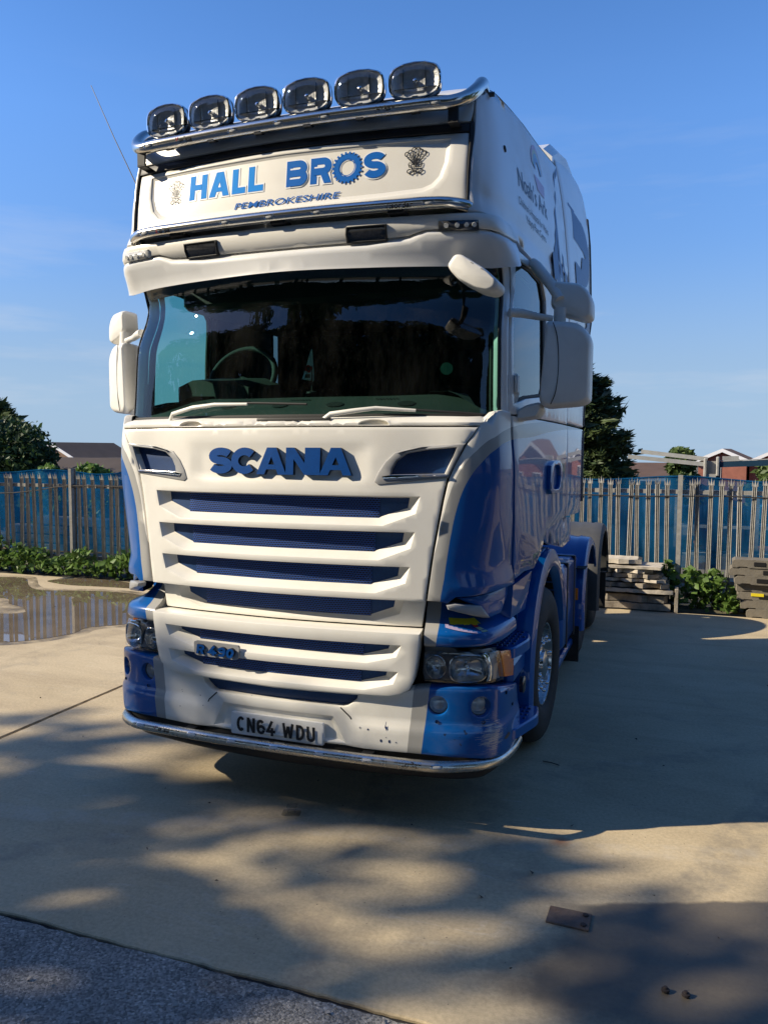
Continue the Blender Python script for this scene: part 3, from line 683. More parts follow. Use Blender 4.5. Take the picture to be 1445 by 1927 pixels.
# ------------------------------------------------ setting materials
def concrete_mat():
    m=bpy.data.materials.new('weathered_concrete');nt,N,L,out=nodes(m)
    tc=N.new('ShaderNodeTexCoord');P=tc.outputs['Object']
    def noise(sc,de=6,ro=.6,vec=None,di=0):
        n=N.new('ShaderNodeTexNoise');setin(n,Scale=sc,Detail=de,Roughness=ro,Distortion=di);L.new(vec or P,n.inputs[0]);return n
    def rng(s,a,b,c=0,d=1):
        r=N.new('ShaderNodeMapRange');r.inputs[1].default_value=a;r.inputs[2].default_value=b;r.inputs[3].default_value=c;r.inputs[4].default_value=d;L.new(s,r.inputs[0]);return r.outputs[0]
    def mix(f,a,b,mode='MIX'):
        x=N.new('ShaderNodeMixRGB');x.blend_type=mode
        if isinstance(f,float): x.inputs[0].default_value=f
        else: L.new(f,x.inputs[0])
        for i,s in((1,a),(2,b)):
            if isinstance(s,tuple): x.inputs[i].default_value=c4(s)
            else: L.new(s,x.inputs[i])
        return x.outputs[0]
    def math_(op,a,b=None):
        x=N.new('ShaderNodeMath');x.operation=op
        for i,s in((0,a),(1,b)):
            if s is None: continue
            if isinstance(s,(int,float)): x.inputs[i].default_value=s
            else: L.new(s,x.inputs[i])
        return x.outputs[0]
    mp=N.new('ShaderNodeMapping');mp.inputs['Rotation'].default_value=(0,0,.45);mp.inputs['Scale'].default_value=(.55,2.2,1);L.new(P,mp.inputs[0])
    big=noise(.9,8,.62).outputs[0];streak=noise(1.6,9,.66,mp.outputs[0],.6).outputs[0];fine=noise(55,6,.7).outputs[0];grit=noise(420,3,.6).outputs[0]
    col=mix(rng(big,.3,.7),(.42,.335,.21),(.55,.45,.295))
    col=mix(rng(streak,.45,.75,0,.55),col,(.30,.235,.155))
    blot=noise(2.6,7,.7,None,.9).outputs[0]
    col=mix(rng(blot,.55,.8,0,.5),col,(.22,.2,.17))
    pale=noise(3.4,8,.7,mp.outputs[0],1.2).outputs[0]
    col=mix(rng(pale,.6,.78,0,.45),col,(.62,.58,.5))
    col=mix(.55,col,mix(rng(fine,.3,.7),(.35,.35,.35),(.68,.68,.68)),'OVERLAY')
    col=mix(.4,col,mix(rng(grit,.3,.7),(.3,.3,.3),(.72,.72,.72)),'OVERLAY')
    vo=N.new('ShaderNodeTexVoronoi');setin(vo,Scale=26);L.new(P,vo.inputs[0])
    n2=noise(5,2).outputs[0]
    sp=math_('MULTIPLY',rng(vo.outputs['Distance'],.1,.05),rng(n2,.5,.6))
    col=mix(sp,col,(.09,.075,.06))
    # tyre tracks crossing the slab
    def track(rot,off,wid,s,amt,c):
        mm=N.new('ShaderNodeMapping');mm.inputs['Rotation'].default_value=(0,0,rot);L.new(P,mm.inputs[0])
        sx=N.new('ShaderNodeSeparateXYZ');L.new(mm.outputs[0],sx.inputs[0])
        d=math_('ABSOLUTE',math_('SUBTRACT',math_('ADD',sx.outputs[0],math_('MULTIPLY',noise(.7,2).outputs[0],.25)),off))
        k=math_('MULTIPLY',rng(d,wid,wid*.6,0,amt),rng(noise(s,5,.7,mm.outputs[0]).outputs[0],.38,.6));return mix(k,colref[0],c)
    colref=[col]
    for a in((.35,2.05,.13,7,.45,(.2,.18,.15)),(.28,2.75,.1,6,.45,(.19,.17,.14)),(.9,.2,.1,9,.35,(.24,.21,.17)),(-.2,.55,.08,9,.4,(.22,.19,.15)),(-1.1,-2.2,.12,5,.35,(.25,.2,.14)),(-.55,1.15,.12,8,.35,(.24,.2,.15)),(1.35,.35,.09,7,.3,(.55,.5,.42)),(.12,-3.6,.14,5,.3,(.25,.2,.14))):
        colref[0]=track(*a)
    col=colref[0]
    # damp, still drying patch with its own outline
    sx=N.new('ShaderNodeSeparateXYZ');L.new(P,sx.inputs[0])
    wn=noise(2.2,5,.6).outputs[0];wn2=noise(7,5,.65).outputs[0]
    wob=math_('ADD',math_('MULTIPLY',math_('SUBTRACT',wn,.5),.5),math_('MULTIPLY',math_('SUBTRACT',wn2,.5),.16))
    left=rng(math_('ADD',math_('ADD',sx.outputs[0],math_('MULTIPLY',sx.outputs[1],-.28)),math_('MULTIPLY',wob,.7)),1.56,1.74)
    top=rng(math_('ADD',math_('ADD',sx.outputs[1],math_('MULTIPLY',sx.outputs[0],-.4)),math_('MULTIPLY',math_('SUBTRACT',wn2,.5),.06)),-.975,-1.0)
    low=rng(math_('ADD',sx.outputs[1],math_('MULTIPLY',wob,.5)),-1.1,-.98)
    wet=math_('MULTIPLY',math_('MULTIPLY',left,top),low)
    col=mix(math_('MULTIPLY',wet,.8),col,mix(.6,col,(.02,.018,.016)))
    dark=mix(math_('MULTIPLY',wet,.62),col,(.085,.075,.062))
    # rust spot
    ds=N.new('ShaderNodeVectorMath');ds.operation='DISTANCE';L.new(P,ds.inputs[0]);ds.inputs[1].default_value=(1.4,.14,0)
    dark=mix(math_('MULTIPLY',rng(math_('ADD',ds.outputs['Value'],math_('MULTIPLY',wn2,.08)),.1,.05,0,.7),1.0),dark,(.35,.13,.05))
    p=N.new('ShaderNodeBsdfPrincipled');L.new(dark,p.inputs['Base Color'])
    L.new(rng(wet,0,1,.86,.5),p.inputs['Roughness']);p.inputs['Specular IOR Level'].default_value=.35
    hsum=math_('ADD',math_('MULTIPLY',fine,.5),math_('ADD',math_('MULTIPLY',grit,.25),math_('MULTIPLY',blot,.6)))
    bp=N.new('ShaderNodeBump');setin(bp,Strength=.35,Distance=.006);L.new(hsum,bp.inputs['Height']);L.new(bp.outputs[0],p.inputs['Normal'])
    L.new(p.outputs[0],out.inputs[0]);return m
M['concrete']=concrete_mat()
def asphalt_mat():
    m=bpy.data.materials.new('worn_asphalt');nt,N,L,out=nodes(m)
    tc=N.new('ShaderNodeTexCoord');P=tc.outputs['Object']
    v=N.new('ShaderNodeTexVoronoi');setin(v,Scale=125,Randomness=1);L.new(P,v.inputs[0])
    v2=N.new('ShaderNodeTexVoronoi');setin(v2,Scale=330);L.new(P,v2.inputs[0])
    n=N.new('ShaderNodeTexNoise');setin(n,Scale=3,Detail=8,Roughness=.7);L.new(P,n.inputs[0])
    cr=N.new('ShaderNodeValToRGB');e=cr.color_ramp.elements;e[0].position=.0;e[0].color=(.11,.107,.10,1);e[1].position=1;e[1].color=(.5,.47,.42,1)
    k=cr.color_ramp.elements.new(.6);k.color=(.26,.25,.23,1)
    k=cr.color_ramp.elements.new(.93);k.color=(.36,.34,.31,1)
    sp=N.new('ShaderNodeSeparateColor');L.new(v.outputs['Color'],sp.inputs[0]);L.new(sp.outputs[0],cr.inputs[0])
    mx=N.new('ShaderNodeMixRGB');mx.blend_type='MULTIPLY';mx.inputs[0].default_value=1;L.new(cr.outputs[0],mx.inputs[1])
    r=N.new('ShaderNodeMapRange');r.inputs[1].default_value=.3;r.inputs[2].default_value=.7;r.inputs[3].default_value=.65;r.inputs[4].default_value=1.25;L.new(n.outputs[0],r.inputs[0]);L.new(r.outputs[0],mx.inputs[2])
    p=N.new('ShaderNodeBsdfPrincipled');setin(p,Roughness=.8);L.new(mx.outputs[0],p.inputs['Base Color'])
    a=N.new('ShaderNodeMath');a.operation='ADD';L.new(v.outputs['Distance'],a.inputs[0]);L.new(v2.outputs['Distance'],a.inputs[1])
    bp=N.new('ShaderNodeBump');bp.invert=True;setin(bp,Strength=.55,Distance=.005);L.new(a.outputs[0],bp.inputs['Height']);L.new(bp.outputs[0],p.inputs['Normal'])
    L.new(p.outputs[0],out.inputs[0]);return m
M['asphalt']=asphalt_mat()
def leafmat(name,c1,c2,scale=1.5,trans=.25,rough=.55):
    m=bpy.data.materials.new(name);nt,N,L,out=nodes(m)
    g=N.new('ShaderNodeNewGeometry');no=N.new('ShaderNodeTexNoise');setin(no,Scale=scale,Detail=4,Roughness=.7);L.new(g.outputs['Position'],no.inputs[0])
    wn=N.new('ShaderNodeTexWhiteNoise');L.new(g.outputs['Random Per Island'],wn.inputs[0])
    ad=N.new('ShaderNodeMath');ad.operation='MULTIPLY_ADD';ad.inputs[1].default_value=.4;L.new(wn.outputs[0],ad.inputs[0]);
    mr=N.new('ShaderNodeMapRange');mr.inputs[1].default_value=.3;mr.inputs[2].default_value=.7;mr.inputs[3].default_value=-.2;mr.inputs[4].default_value=.8;L.new(no.outputs[0],mr.inputs[0]);L.new(mr.outputs[0],ad.inputs[2])
    mx=N.new('ShaderNodeMixRGB');mx.use_clamp=True;L.new(ad.outputs[0],mx.inputs[0]);mx.inputs[1].default_value=c4(c1);mx.inputs[2].default_value=c4(c2)
    p=N.new('ShaderNodeBsdfPrincipled');setin(p,Roughness=rough,Specular_IOR_Level=.35);L.new(mx.outputs[0],p.inputs['Base Color'])
    t=N.new('ShaderNodeBsdfTranslucent');L.new(mx.outputs[0],t.inputs[0])
    ms=N.new('ShaderNodeMixShader');ms.inputs[0].default_value=trans;L.new(p.outputs[0],ms.inputs[1]);L.new(t.outputs[0],ms.inputs[2]);L.new(ms.outputs[0],out.inputs[0]);return m
M['leaf_dark']=leafmat('dark_foliage',(.012,.03,.010),(.055,.10,.025),.9)
M['leaf_mid']=leafmat('green_foliage',(.025,.055,.015),(.11,.16,.04),1.1)
M['leaf_weed']=leafmat('weed_leaves',(.05,.11,.02),(.19,.30,.07),6,.35)
M['leaf_conifer']=leafmat('conifer_needles',(.012,.03,.014),(.075,.105,.03),.9,.12)
M['bark']=mat('bark',(.05,.038,.028),rough=.9,var=.3,vscale=6,bump=.4,bscale=20)
M['soil']=mat('scrubby_soil',(.10,.085,.055),rough=.95,var=.4,vscale=2,dirt=.5,dirtcol=(.05,.07,.025))
M['water']=mat('still_puddle_water',(.17,.13,.085),rough=.012,spec=.9,var=.35,vscale=1.6,bump=.012,bscale=9)
M['jointfill']=mat('joint_filler',(.02,.018,.016),rough=.95,var=.3,vscale=30)
M['rust']=mat('rusted_plate',(.14,.105,.085),rough=.75,metal=.2,var=.35,vscale=30,dirt=.6,dirtcol=(.18,.085,.045),bump=.3,bscale=90)
M['darkrust']=mat('dark_rust',(.03,.022,.02),rough=.8,var=.3,vscale=40)
M['clearplastic']=glass('clear_plastic',(.86,.88,.9),gl=.08,rough=.08)
M['brick']=mat('red_brickwork',(.28,.105,.07),rough=.9,var=.2,vscale=3)
M['brick_brown']=mat('brown_brickwork',(.19,.115,.075),rough=.9,var=.25,vscale=3)
M['whitepvc']=mat('white_boards',(.7,.7,.7),rough=.5)
M['windowglass']=mat('house_window_glass',(.05,.06,.07),rough=.08,coat=.5)
M['sheet']=mat('fibre_cement',(.52,.465,.385),rough=.9,var=.3,vscale=9,dirt=.5,dirtcol=(.12,.10,.07),bump=.35,bscale=30)
M['sheet2']=mat('mossy_fibre_cement',(.30,.26,.21),rough=.95,var=.3,vscale=12,dirt=.7,dirtcol=(.08,.065,.045),bump=.4,bscale=35)
M['foot']=mat('recycled_rubber_block',(.155,.14,.115),rough=.85,var=.3,vscale=10,dirt=.5,dirtcol=(.23,.19,.13),bump=.3,bscale=60)
M['yellowtag']=mat('yellow_tag',(.75,.6,.02),rough=.5)
M['bluepipe']=mat('dark_blue_pipe',(.012,.04,.075),rough=.4,var=.15,vscale=5)
M['lightblue']=mat('light_blue_plastic',(.06,.33,.55),rough=.4)
M['terracotta']=mat('terracotta',(.32,.12,.06),rough=.85,var=.2)
M['timber']=mat('weathered_timber',(.26,.2,.14),rough=.85,var=.35,vscale=8,bump=.2,bscale=40)
M['wire']=mat('dark_wire',(.06,.055,.05),rough=.6,metal=.4)
def tilemat(name,c,sc):
    m=bpy.data.materials.new(name);nt,N,L,out=nodes(m)
    tc=N.new('ShaderNodeTexCoord');w=N.new('ShaderNodeTexWave');w.bands_direction='X';setin(w,Scale=sc,Distortion=.3,Detail=1);L.new(tc.outputs['Object'],w.inputs[0])
    no=N.new('ShaderNodeTexNoise');setin(no,Scale=1.2,Detail=6);L.new(tc.outputs['Object'],no.inputs[0])
    mx=N.new('ShaderNodeMixRGB');mx.inputs[1].default_value=c4([q*.65 for q in c]);mx.inputs[2].default_value=c4([q*1.25 for q in c]);L.new(no.outputs[0],mx.inputs[0])
    p=N.new('ShaderNodeBsdfPrincipled');setin(p,Roughness=.9);L.new(mx.outputs[0],p.inputs['Base Color'])
    bp=N.new('ShaderNodeBump');setin(bp,Strength=.9,Distance=.08);L.new(w.outputs[0],bp.inputs['Height']);L.new(bp.outputs[0],p.inputs['Normal']);L.new(p.outputs[0],out.inputs[0]);return m
M['tiles']=tilemat('dark_roof_tiles',(.075,.055,.046),2.2)
M['tiles2']=tilemat('brown_roof_tiles',(.17,.10,.068),3.0)
def netmat():
    m=bpy.data.materials.new('blue_debris_net');nt,N,L,out=nodes(m)
    tc=N.new('ShaderNodeTexCoord');no=N.new('ShaderNodeTexNoise');setin(no,Scale=2.2,Detail=6,Roughness=.7);L.new(tc.outputs['Object'],no.inputs[0])
    mr=N.new('ShaderNodeMapRange');mr.inputs[1].default_value=.35;mr.inputs[2].default_value=.7;mr.inputs[3].default_value=.9;mr.inputs[4].default_value=.45;L.new(no.outputs[0],mr.inputs[0])
    d=N.new('ShaderNodeBsdfDiffuse');d.inputs[0].default_value=(.01,.10,.22,1)
    tl=N.new('ShaderNodeBsdfTranslucent');tl.inputs[0].default_value=(.01,.16,.34,1)
    m1=N.new('ShaderNodeMixShader');m1.inputs[0].default_value=.4;L.new(d.outputs[0],m1.inputs[1]);L.new(tl.outputs[0],m1.inputs[2])
    t=N.new('ShaderNodeBsdfTransparent');t.inputs[0].default_value=(.75,.9,1,1)
    ms=N.new('ShaderNodeMixShader');L.new(mr.outputs[0],ms.inputs[0]);L.new(t.outputs[0],ms.inputs[1]);L.new(m1.outputs[0],ms.inputs[2]);L.new(ms.outputs[0],out.inputs[0]);return m
M['net']=netmat()
# ------------------------------------------------ the yard
def jag(x0,x1,y,amp,step,seed,slope=0):
    r=random.Random(seed);n=int(abs(x1-x0)/step);out=[];o=0
    for i in range(n+1):
        o=.75*o+r.uniform(-amp,amp);x=x0+(x1-x0)*i/n;out.append((x,y+o+slope*(x-x0)))
    return out
def slab(name,P,z,th,m):
    if area2(P)<0: P=P[::-1]
    b=MB();b.loft([[(x,y,z-th) for x,y in P],[(x,y,z-.006) for x,y in P],[(x,y,z) for x,y in inset(P,.004)]],True,True)
    o=b.build(name,m,None,20,kind='structure');return o
def yard():
    e=jag(14,-2.15,-1.236,.004,.03,1);l=[(-2.152+(q[1]),q[0]) for q in jag(-1.236,5.9,0,.003,.03,2)]
    slab('concrete_yard',e+l+[(-2.15,5.95),(14,6.32)],0,.15,'concrete')
    e=jag(-2.172,-30,-1.236,.004,.05,3);l=[(-2.172+(q[1]),q[0]) for q in jag(5.9,-1.236,0,.003,.03,4)]
    slab('concrete_yard',e+[(-30,5.3),(-2.172,5.55)]+l,0,.15,'concrete')
    mk('joint_bed',[(-30,-1.6,-.014),(14,-1.6,-.014),(14,6.1,-.014),(-30,6.1,-.014)],[(0,1,2,3)],'jointfill',None,0,kind='structure')
    a=[(x,y) for x,y in jag(-30,14,-1.252,.006,.03,9)]
    slab('asphalt',a+[(14,-16),(-30,-16)],-.003,.12,'asphalt')
    # land beyond the yard falls away to the houses
    V=[];F=[];ys=[-60,-16,6,10,14,20,28,40,60,120,300];zs=[-.12,-.12,-.06,-.1,-.5,-1.4,-2.4,-3.2,-3.4,-3.4,-3.4];xs=[-300,-60,-30,-8,8,30,60,300]
    for y,z in zip(ys,zs):
        for x in xs: V.append((x,y,z))
    n=len(xs)
    for i in range(len(ys)-1):
        for k in range(n-1): F.append((i*n+k,i*n+k+1,(i+1)*n+k+1,(i+1)*n+k))
    mk('ground',V,F,'soil',None,30,kind='structure')
yard()
def blob(P,z,name,m):
    if area2(P)<0:P=P[::-1]
    Q=rounded(P,.6,6);V2,F2=cdt(dens(Q,.2),[],[]);return mk(name,[(x,y,z) for x,y in V2],F2,m,None,0,kind='structure')
def dampmat():
    m=bpy.data.materials.new('damp_concrete_film');nt,N,L,out=nodes(m)
    tc=N.new('ShaderNodeTexCoord');no=N.new('ShaderNodeTexNoise');setin(no,Scale=3.5,Detail=7,Roughness=.7);L.new(tc.outputs['Object'],no.inputs[0])
    r=N.new('ShaderNodeMapRange');r.inputs[1].default_value=.4;r.inputs[2].default_value=.62;r.inputs[3].default_value=.08;r.inputs[4].default_value=.6;L.new(no.outputs[0],r.inputs[0])
    p=N.new('ShaderNodeBsdfPrincipled');setin(p,Base_Color=(.13,.105,.07,1),Roughness=.35);t=N.new('ShaderNodeBsdfTransparent')
    x=N.new('ShaderNodeMixShader');L.new(r.outputs[0],x.inputs[0]);L.new(t.outputs[0],x.inputs[1]);L.new(p.outputs[0],x.inputs[2]);L.new(x.outputs[0],out.inputs[0]);return m
M['damp']=dampmat()
PUD=[(-9.5,4.1),(-8.6,5.0),(-7.28,5.18),(-6.86,5.3),(-6.3,4.75),(-5.94,4.52),(-5.3,4.75),(-4.81,4.82),(-3.9,4.6),(-3.3,4.0),(-3.5,3.3),(-3.86,3.0),(-3.75,2.75),(-3.95,2.3),(-4.4,2.08),(-6.0,1.9),(-7.6,2.4)]
blob(inset(PUD if area2(PUD)>0 else PUD[::-1],-.13),.0015,'damp_edge','damp')
blob([(-9.5,4.1),(-8.6,5.0),(-7.28,5.18),(-6.86,5.3),(-6.3,4.75),(-5.94,4.52),(-5.3,4.75),(-4.81,4.82),(-3.9,4.6),(-3.3,4.0),(-3.5,3.3),(-3.86,3.0),(-3.75,2.75),(-3.95,2.3),(-4.4,2.08),(-6.0,1.9),(-7.6,2.4),(-6.2,3.0),(-5.22,3.21),(-4.95,3.33),(-5.25,3.6),(-5.57,3.67),(-5.8,3.95),(-6.6,3.95)],.003,'puddle','water')
blob([(-6.42,5.15),(-6.26,5.44),(-5.97,5.55),(-5.43,5.52),(-4.6,5.3),(-4.3,5.1),(-5.0,5.08),(-5.35,5.06),(-5.88,4.98)],.003,'puddle','water')
# ------------------------------------------------ vegetation
def leaf_mesh(name,pts,size,m,parent,seed=0,flat=0.,aspect=1.7,shape=None,out=None):
    r=np.random.default_rng(seed);n=len(pts);pts=np.asarray(pts,float)
    s=size*(np.clip(r.lognormal(-.12,.42,n),.35,2.0))[:,None]
    a=r.normal(size=(n,3))
    if out is not None: a=a*.55+out
    a[:,2]*=(1-flat)
    a/=np.linalg.norm(a,axis=1)[:,None]+1e-9
    b=r.normal(size=(n,3));b=np.cross(a,b);b/=np.linalg.norm(b,axis=1)[:,None]+1e-9
    A=a*s*aspect*.5;B=b*s*.5
    nn=np.cross(a,b)*s*.16
    V=np.stack([pts-A,pts-B*.9+nn-A*.1,pts+A,pts+B*.9+nn-A*.1],axis=1).reshape(-1,3)
    me=bpy.data.meshes.new(name);me.vertices.add(4*n);me.vertices.foreach_set('co',V.astype(np.float32).ravel())
    me.loops.add(6*n);me.polygons.add(2*n)
    base=np.arange(n)[:,None]*4;idx=np.concatenate([base+np.array([[0,1,2]]),base+np.array([[0,2,3]])],axis=1).ravel()
    me.loops.foreach_set('vertex_index',idx.astype(np.int32));me.polygons.foreach_set('loop_start',np.arange(0,6*n,3,dtype=np.int32))
    try: me.polygons.foreach_set('loop_total',np.full(2*n,3,dtype=np.int32))
    except Exception: pass
    me.update(calc_edges=True);me.validate();me.materials.append(M[m])
    o=bpy.data.objects.new(name,me);COL.objects.link(o);o.parent=parent;return o
def crown_pts(blobs,n,seed,shell=.55):
    r=np.random.default_rng(seed);vol=np.array([b[3]*b[4]*b[5] for b in blobs])**.67;k=r.choice(len(blobs),n,p=vol/vol.sum())
    B=np.array(blobs)[k];d=r.normal(size=(n,3));d/=np.linalg.norm(d,axis=1)[:,None]
    rad=shell+(1-shell)*r.uniform(0,1,n)**.6
    rad*=1+.13*np.sin(d[:,0]*9+k)*np.sin(d[:,1]*8+2*k)
    return B[:,:3]+d*B[:,3:]*rad[:,None]
def broadleaf(name,loc,h,rad,n,size,m,label,seed,trunk_r=.2,z0=.28,cat='tree',group=None,nb=16,spread=1):
    r=random.Random(seed);e=empty(name,loc,0,label,cat,group);bl=[]
    for i in range(nb):
        a=r.uniform(0,2*math.pi);q=rad*math.sqrt(r.uniform(.0,1))*.72*spread;z=h*r.uniform(z0+.12,.93);k=1-.55*abs((z/h-.55)/.5)
        s=rad*r.uniform(.26,.46);bl.append((q*math.cos(a)*k,q*math.sin(a)*k,z,s,s,s*.75))
    leaf_mesh('crown',crown_pts(bl,n,seed),size,m,e,seed)
    t=MB();t.tube([(0,0,-.1),(.05,0,h*.25),(-.05,.05,h*.5),(0,0,h*.8)],[trunk_r,trunk_r*.8,trunk_r*.55,trunk_r*.15],9)
    for b in bl[:8]: t.tube([(0,0,h*.35),(b[0]*.5,b[1]*.5,(h*.4+b[2])/2),(b[0],b[1],b[2])],[trunk_r*.4,trunk_r*.25,trunk_r*.06],6)
    t.build('trunk','bark',e,50);return e
def conifer(name,loc,h,rad,n,m,label,seed,size=.3,group=None,steps=34):
    r=random.Random(seed);e=empty(name,loc,0,label,'tree',group);P=[];O=[]
    rg=np.random.default_rng(seed)
    t=MB();t.tube([(0,0,-.2),(0,0,h)],[.22,.02],8)
    for i in range(steps):
        f=i/steps;z=h*(.05+.93*f);R=rad*max(.05,1-f**3.4)**.9*(1+.16*r.uniform(-1,1));nb=max(5,int(12*(1-f)+4))
        for k in range(nb):
            a=r.uniform(0,2*math.pi);L=R*r.uniform(.75,1.1);up=.25*L*r.uniform(.4,1.2)
            m_=max(6,int(n/steps/nb));s=rg.uniform(.12,1,m_)**.7
            x=np.cos(a)*L*s;y=np.sin(a)*L*s;zz=z-.18*L*s+up*s**2.4
            w=.18*L*(1.15-s)+.05
            p=np.column_stack([x+rg.normal(0,1,m_)*w*.6,y+rg.normal(0,1,m_)*w*.6,zz+rg.normal(0,.06,m_)-np.abs(rg.normal(0,.1,m_))]);P.append(p)
            O.append(np.tile([math.cos(a)*1.1,math.sin(a)*1.1,.35],(m_,1)))
            if i%3==0: t.tube([(0,0,z),(math.cos(a)*L*.6,math.sin(a)*L*.6,z-.1*L)],[.04,.01],4)
    leaf_mesh('crown',np.concatenate(P),size,m,e,seed,0,3.4,out=np.concatenate(O));t.build('trunk','bark',e,50);return e
broadleaf('broadleaf_tree',(-30.0,26.5,-2.2),4.75,4.3,24000,.15,'leaf_dark','dense dark broadleaf tree rising over the fence on the left, hiding the house gable','tree' and 11,nb=26,z0=.12)
conifer('conifer_tree',(-44.3,41,-3.2),8.6,3.0,6000,'leaf_conifer','far dark conifer whose tip shows above the broadleaf tree',5,.34)
conifer('conifer_tree',(-1.55,22,-1.6),7.0,2.3,60000,'leaf_conifer','tall dark conifer standing close behind the lorry cab',8,.095,steps=50)
broadleaf('young_tree',(2.05,30,-2.5),4.45,1.15,2600,.16,'leaf_mid','small thin green tree between the brown roof and the steel rack',21,.06,nb=12)
broadleaf('young_tree',(5.4,29,-2.5),4.0,1.3,4200,.15,'leaf_mid','pale bushy tree below the red brick house beyond the rack arm',22,.06,nb=14,z0=.1)
for i,(x,y,h,s) in enumerate(((-12.7,12,1.72,31),(-11.6,12.3,1.68,32))):
    broadleaf('garden_shrub',(x,y,-.25),h,.75,1500,.12,'leaf_weed',['yellow-green shrub beside the big tree, above the blue net','lower yellow-green shrub under the tiled roof, nearer the lorry'][i],s,.04,0,'shrub',nb=9)
# trees behind the photographer: they shade the foreground and stand in the windscreen's reflection
TR=[(-26.5,-9.3,11.8,2.8),(-24.2,-8.8,11.3,2.7),(-21.9,-9.2,11.9,2.8),(-19.6,-8.7,11.2,2.6),(-17.3,-8.2,11.7,2.8),(-15.0,-7.9,11.4,2.7),(-12.7,-8.2,11.7,2.8),(-10.4,-8.2,11.5,2.8),(-8.0,-9.0,12.2,2.9),(-5.0,-11.6,12.8,3.4),(-9.5,-15,16,4.2),(-14.5,-15.5,16,4.2),(-5.5,-16,17,4.0),(-.6,-15,16,4.0),(4.5,-13.5,14,3.8),(-20,-18,18,4.4),(-16,-19,18.5,4.4),(-11.5,-19,19,4.5),(-7.5,-19.5,19,4.5),(-3.2,-19,19.5,4.5),(1.5,-19,19,4.5),(6,-18.5,18,4.4),(10,-15,16,4.2)]
for i,(x,y,h,rd) in enumerate(TR):
    broadleaf('yard_tree',(x,y,-.1),h,rd,2300 if i<9 else 7600,.19 if i<9 else .3,'leaf_dark','leafy tree of the row behind the viewer that shades the foreground',40+i,.16,.1,group='trees shading the foreground',nb=22)
for i,(x,y,h,rd,l) in enumerate(((9.5,-4.5,8.5,3.0,'added out-of-view tree at the right nearest the viewer, blocking sky light'),(11,-.5,9,3.4,'added out-of-view tree at the right level with the cab, blocking sky light'),(11.5,4.0,8.2,3.2,'added out-of-view tree at the right inside the fence, blocking sky light'))):
    broadleaf('sky_blocking_tree',(x,y,-.1),h,rd,5200,.3,'leaf_dark',l,70+i,.18,.08,group='out-of-view trees added at the right to block sky light',nb=20)  # added out of view to cut sky light on the cab's shaded side
# ------------------------------------------------ fences
def pale_mesh(h,k=1.0):
    # W section pale with a three-point splayed head
    prof=[(-.034,.0),(-.026,-.012),(-.011,.002),(0,-.012),(.011,.002),(.026,-.012),(.034,0)]
    prof=[(x*k,y) for x,y in prof]
    b=MB();n=len(prof);zs=[.04,h-.09]
    V=[];F=[]
    for z in zs:
        V+=[(x,y,z) for x,y in prof]+[(x,y+.004,z) for x,y in prof[::-1]]
    k=2*n
    F+=[(i,(i+1)%k,k+(i+1)%k,k+i) for i in range(k)]
    b.add(V,F)
    for x0,x1,t,dy in((-.034,-.008,(-.031,h-.02),-.012),(-.011,.011,(0,h),0),(.008,.034,(.031,h-.02),-.012)):
        z=h-.09;y0=-.006
        b.add([(x0,y0-.004,z),(x1,y0-.004,z),(x1,y0+.004,z),(x0,y0+.004,z),(t[0],y0+dy,t[1])],[(0,1,4),(1,2,4),(2,3,4),(3,0,4)])
    return b
def fence(x0,x1,y,sp,h,posts,rails,label,seed,cable=None,mat_='galv'):
    r=random.Random(seed);gm=mat_;e=empty('palisade_fence',((x0+x1)/2,y,0),0,label,'fence');cx=(x0+x1)/2
    first=None;x=x0
    while x<x1:
        if min(abs(x-p[0]) for p in posts)>.045:
            if first is None: first=o=pale_mesh(h,1.0 if sp>.12 else .76).build('pale',gm,e,25)
            else: o=copy_part(first,e)
            o.location=(x-cx+r.uniform(-.006,.006),-.02,r.uniform(-.012,.008));o.rotation_euler=(r.uniform(-.018,.018),r.uniform(-.02,.02)+(.05*r.choice((-1,1)) if r.random()<.12 else 0),r.uniform(-.2,.2))
        x+=sp
    for z in rails: MB().box(x0-cx,x1-cx,.0,.006,z-.025,z+.025).box(x0-cx,x1-cx,.006,.045,z+.019,z+.025).build('rail',gm,e,25)
    for p,w,zt in posts:
        b=MB();b.box(p-cx-w,p-cx+w,-.055,-.049,0,zt);b.box(p-cx-.004,p-cx+.004,-.049,.045,0,zt);b.box(p-cx-w,p-cx+w,.045,.051,0,zt);b.build('post',gm,e,25)
    if cable:
        pts=[(a-cx,-.04,b) for a,b in cable];MB().tube(smooth_path(pts,6),.008,6).build('loose_cable','wire',e,40)
    return e
fence(-9.6,-2.6,5.9,.1395,1.5,[(-6.53,.024,1.56),(-3.6,.024,1.56)],[.24,1.3],'weathered, shade-darkened palisade fence over the ivy beside the puddles',3,[(-9.6,1.26),(-8.6,1.18),(-7.8,1.17),(-7.2,1.22),(-6.6,1.30),(-5.6,1.31),(-4.4,1.3)],mat_='galv_shaded')
FR=fence(.1,9.5,6.5,.1135,1.545,[(1.925,.026,1.57),(4.6,.026,1.57),(7.3,.026,1.57)],[.3,1.37],'palisade fence behind the stacked sheets and the rubber blocks',4,[(.2,1.32),(1.4,1.31),(2.4,1.33),(3.4,1.31),(5,1.33)])
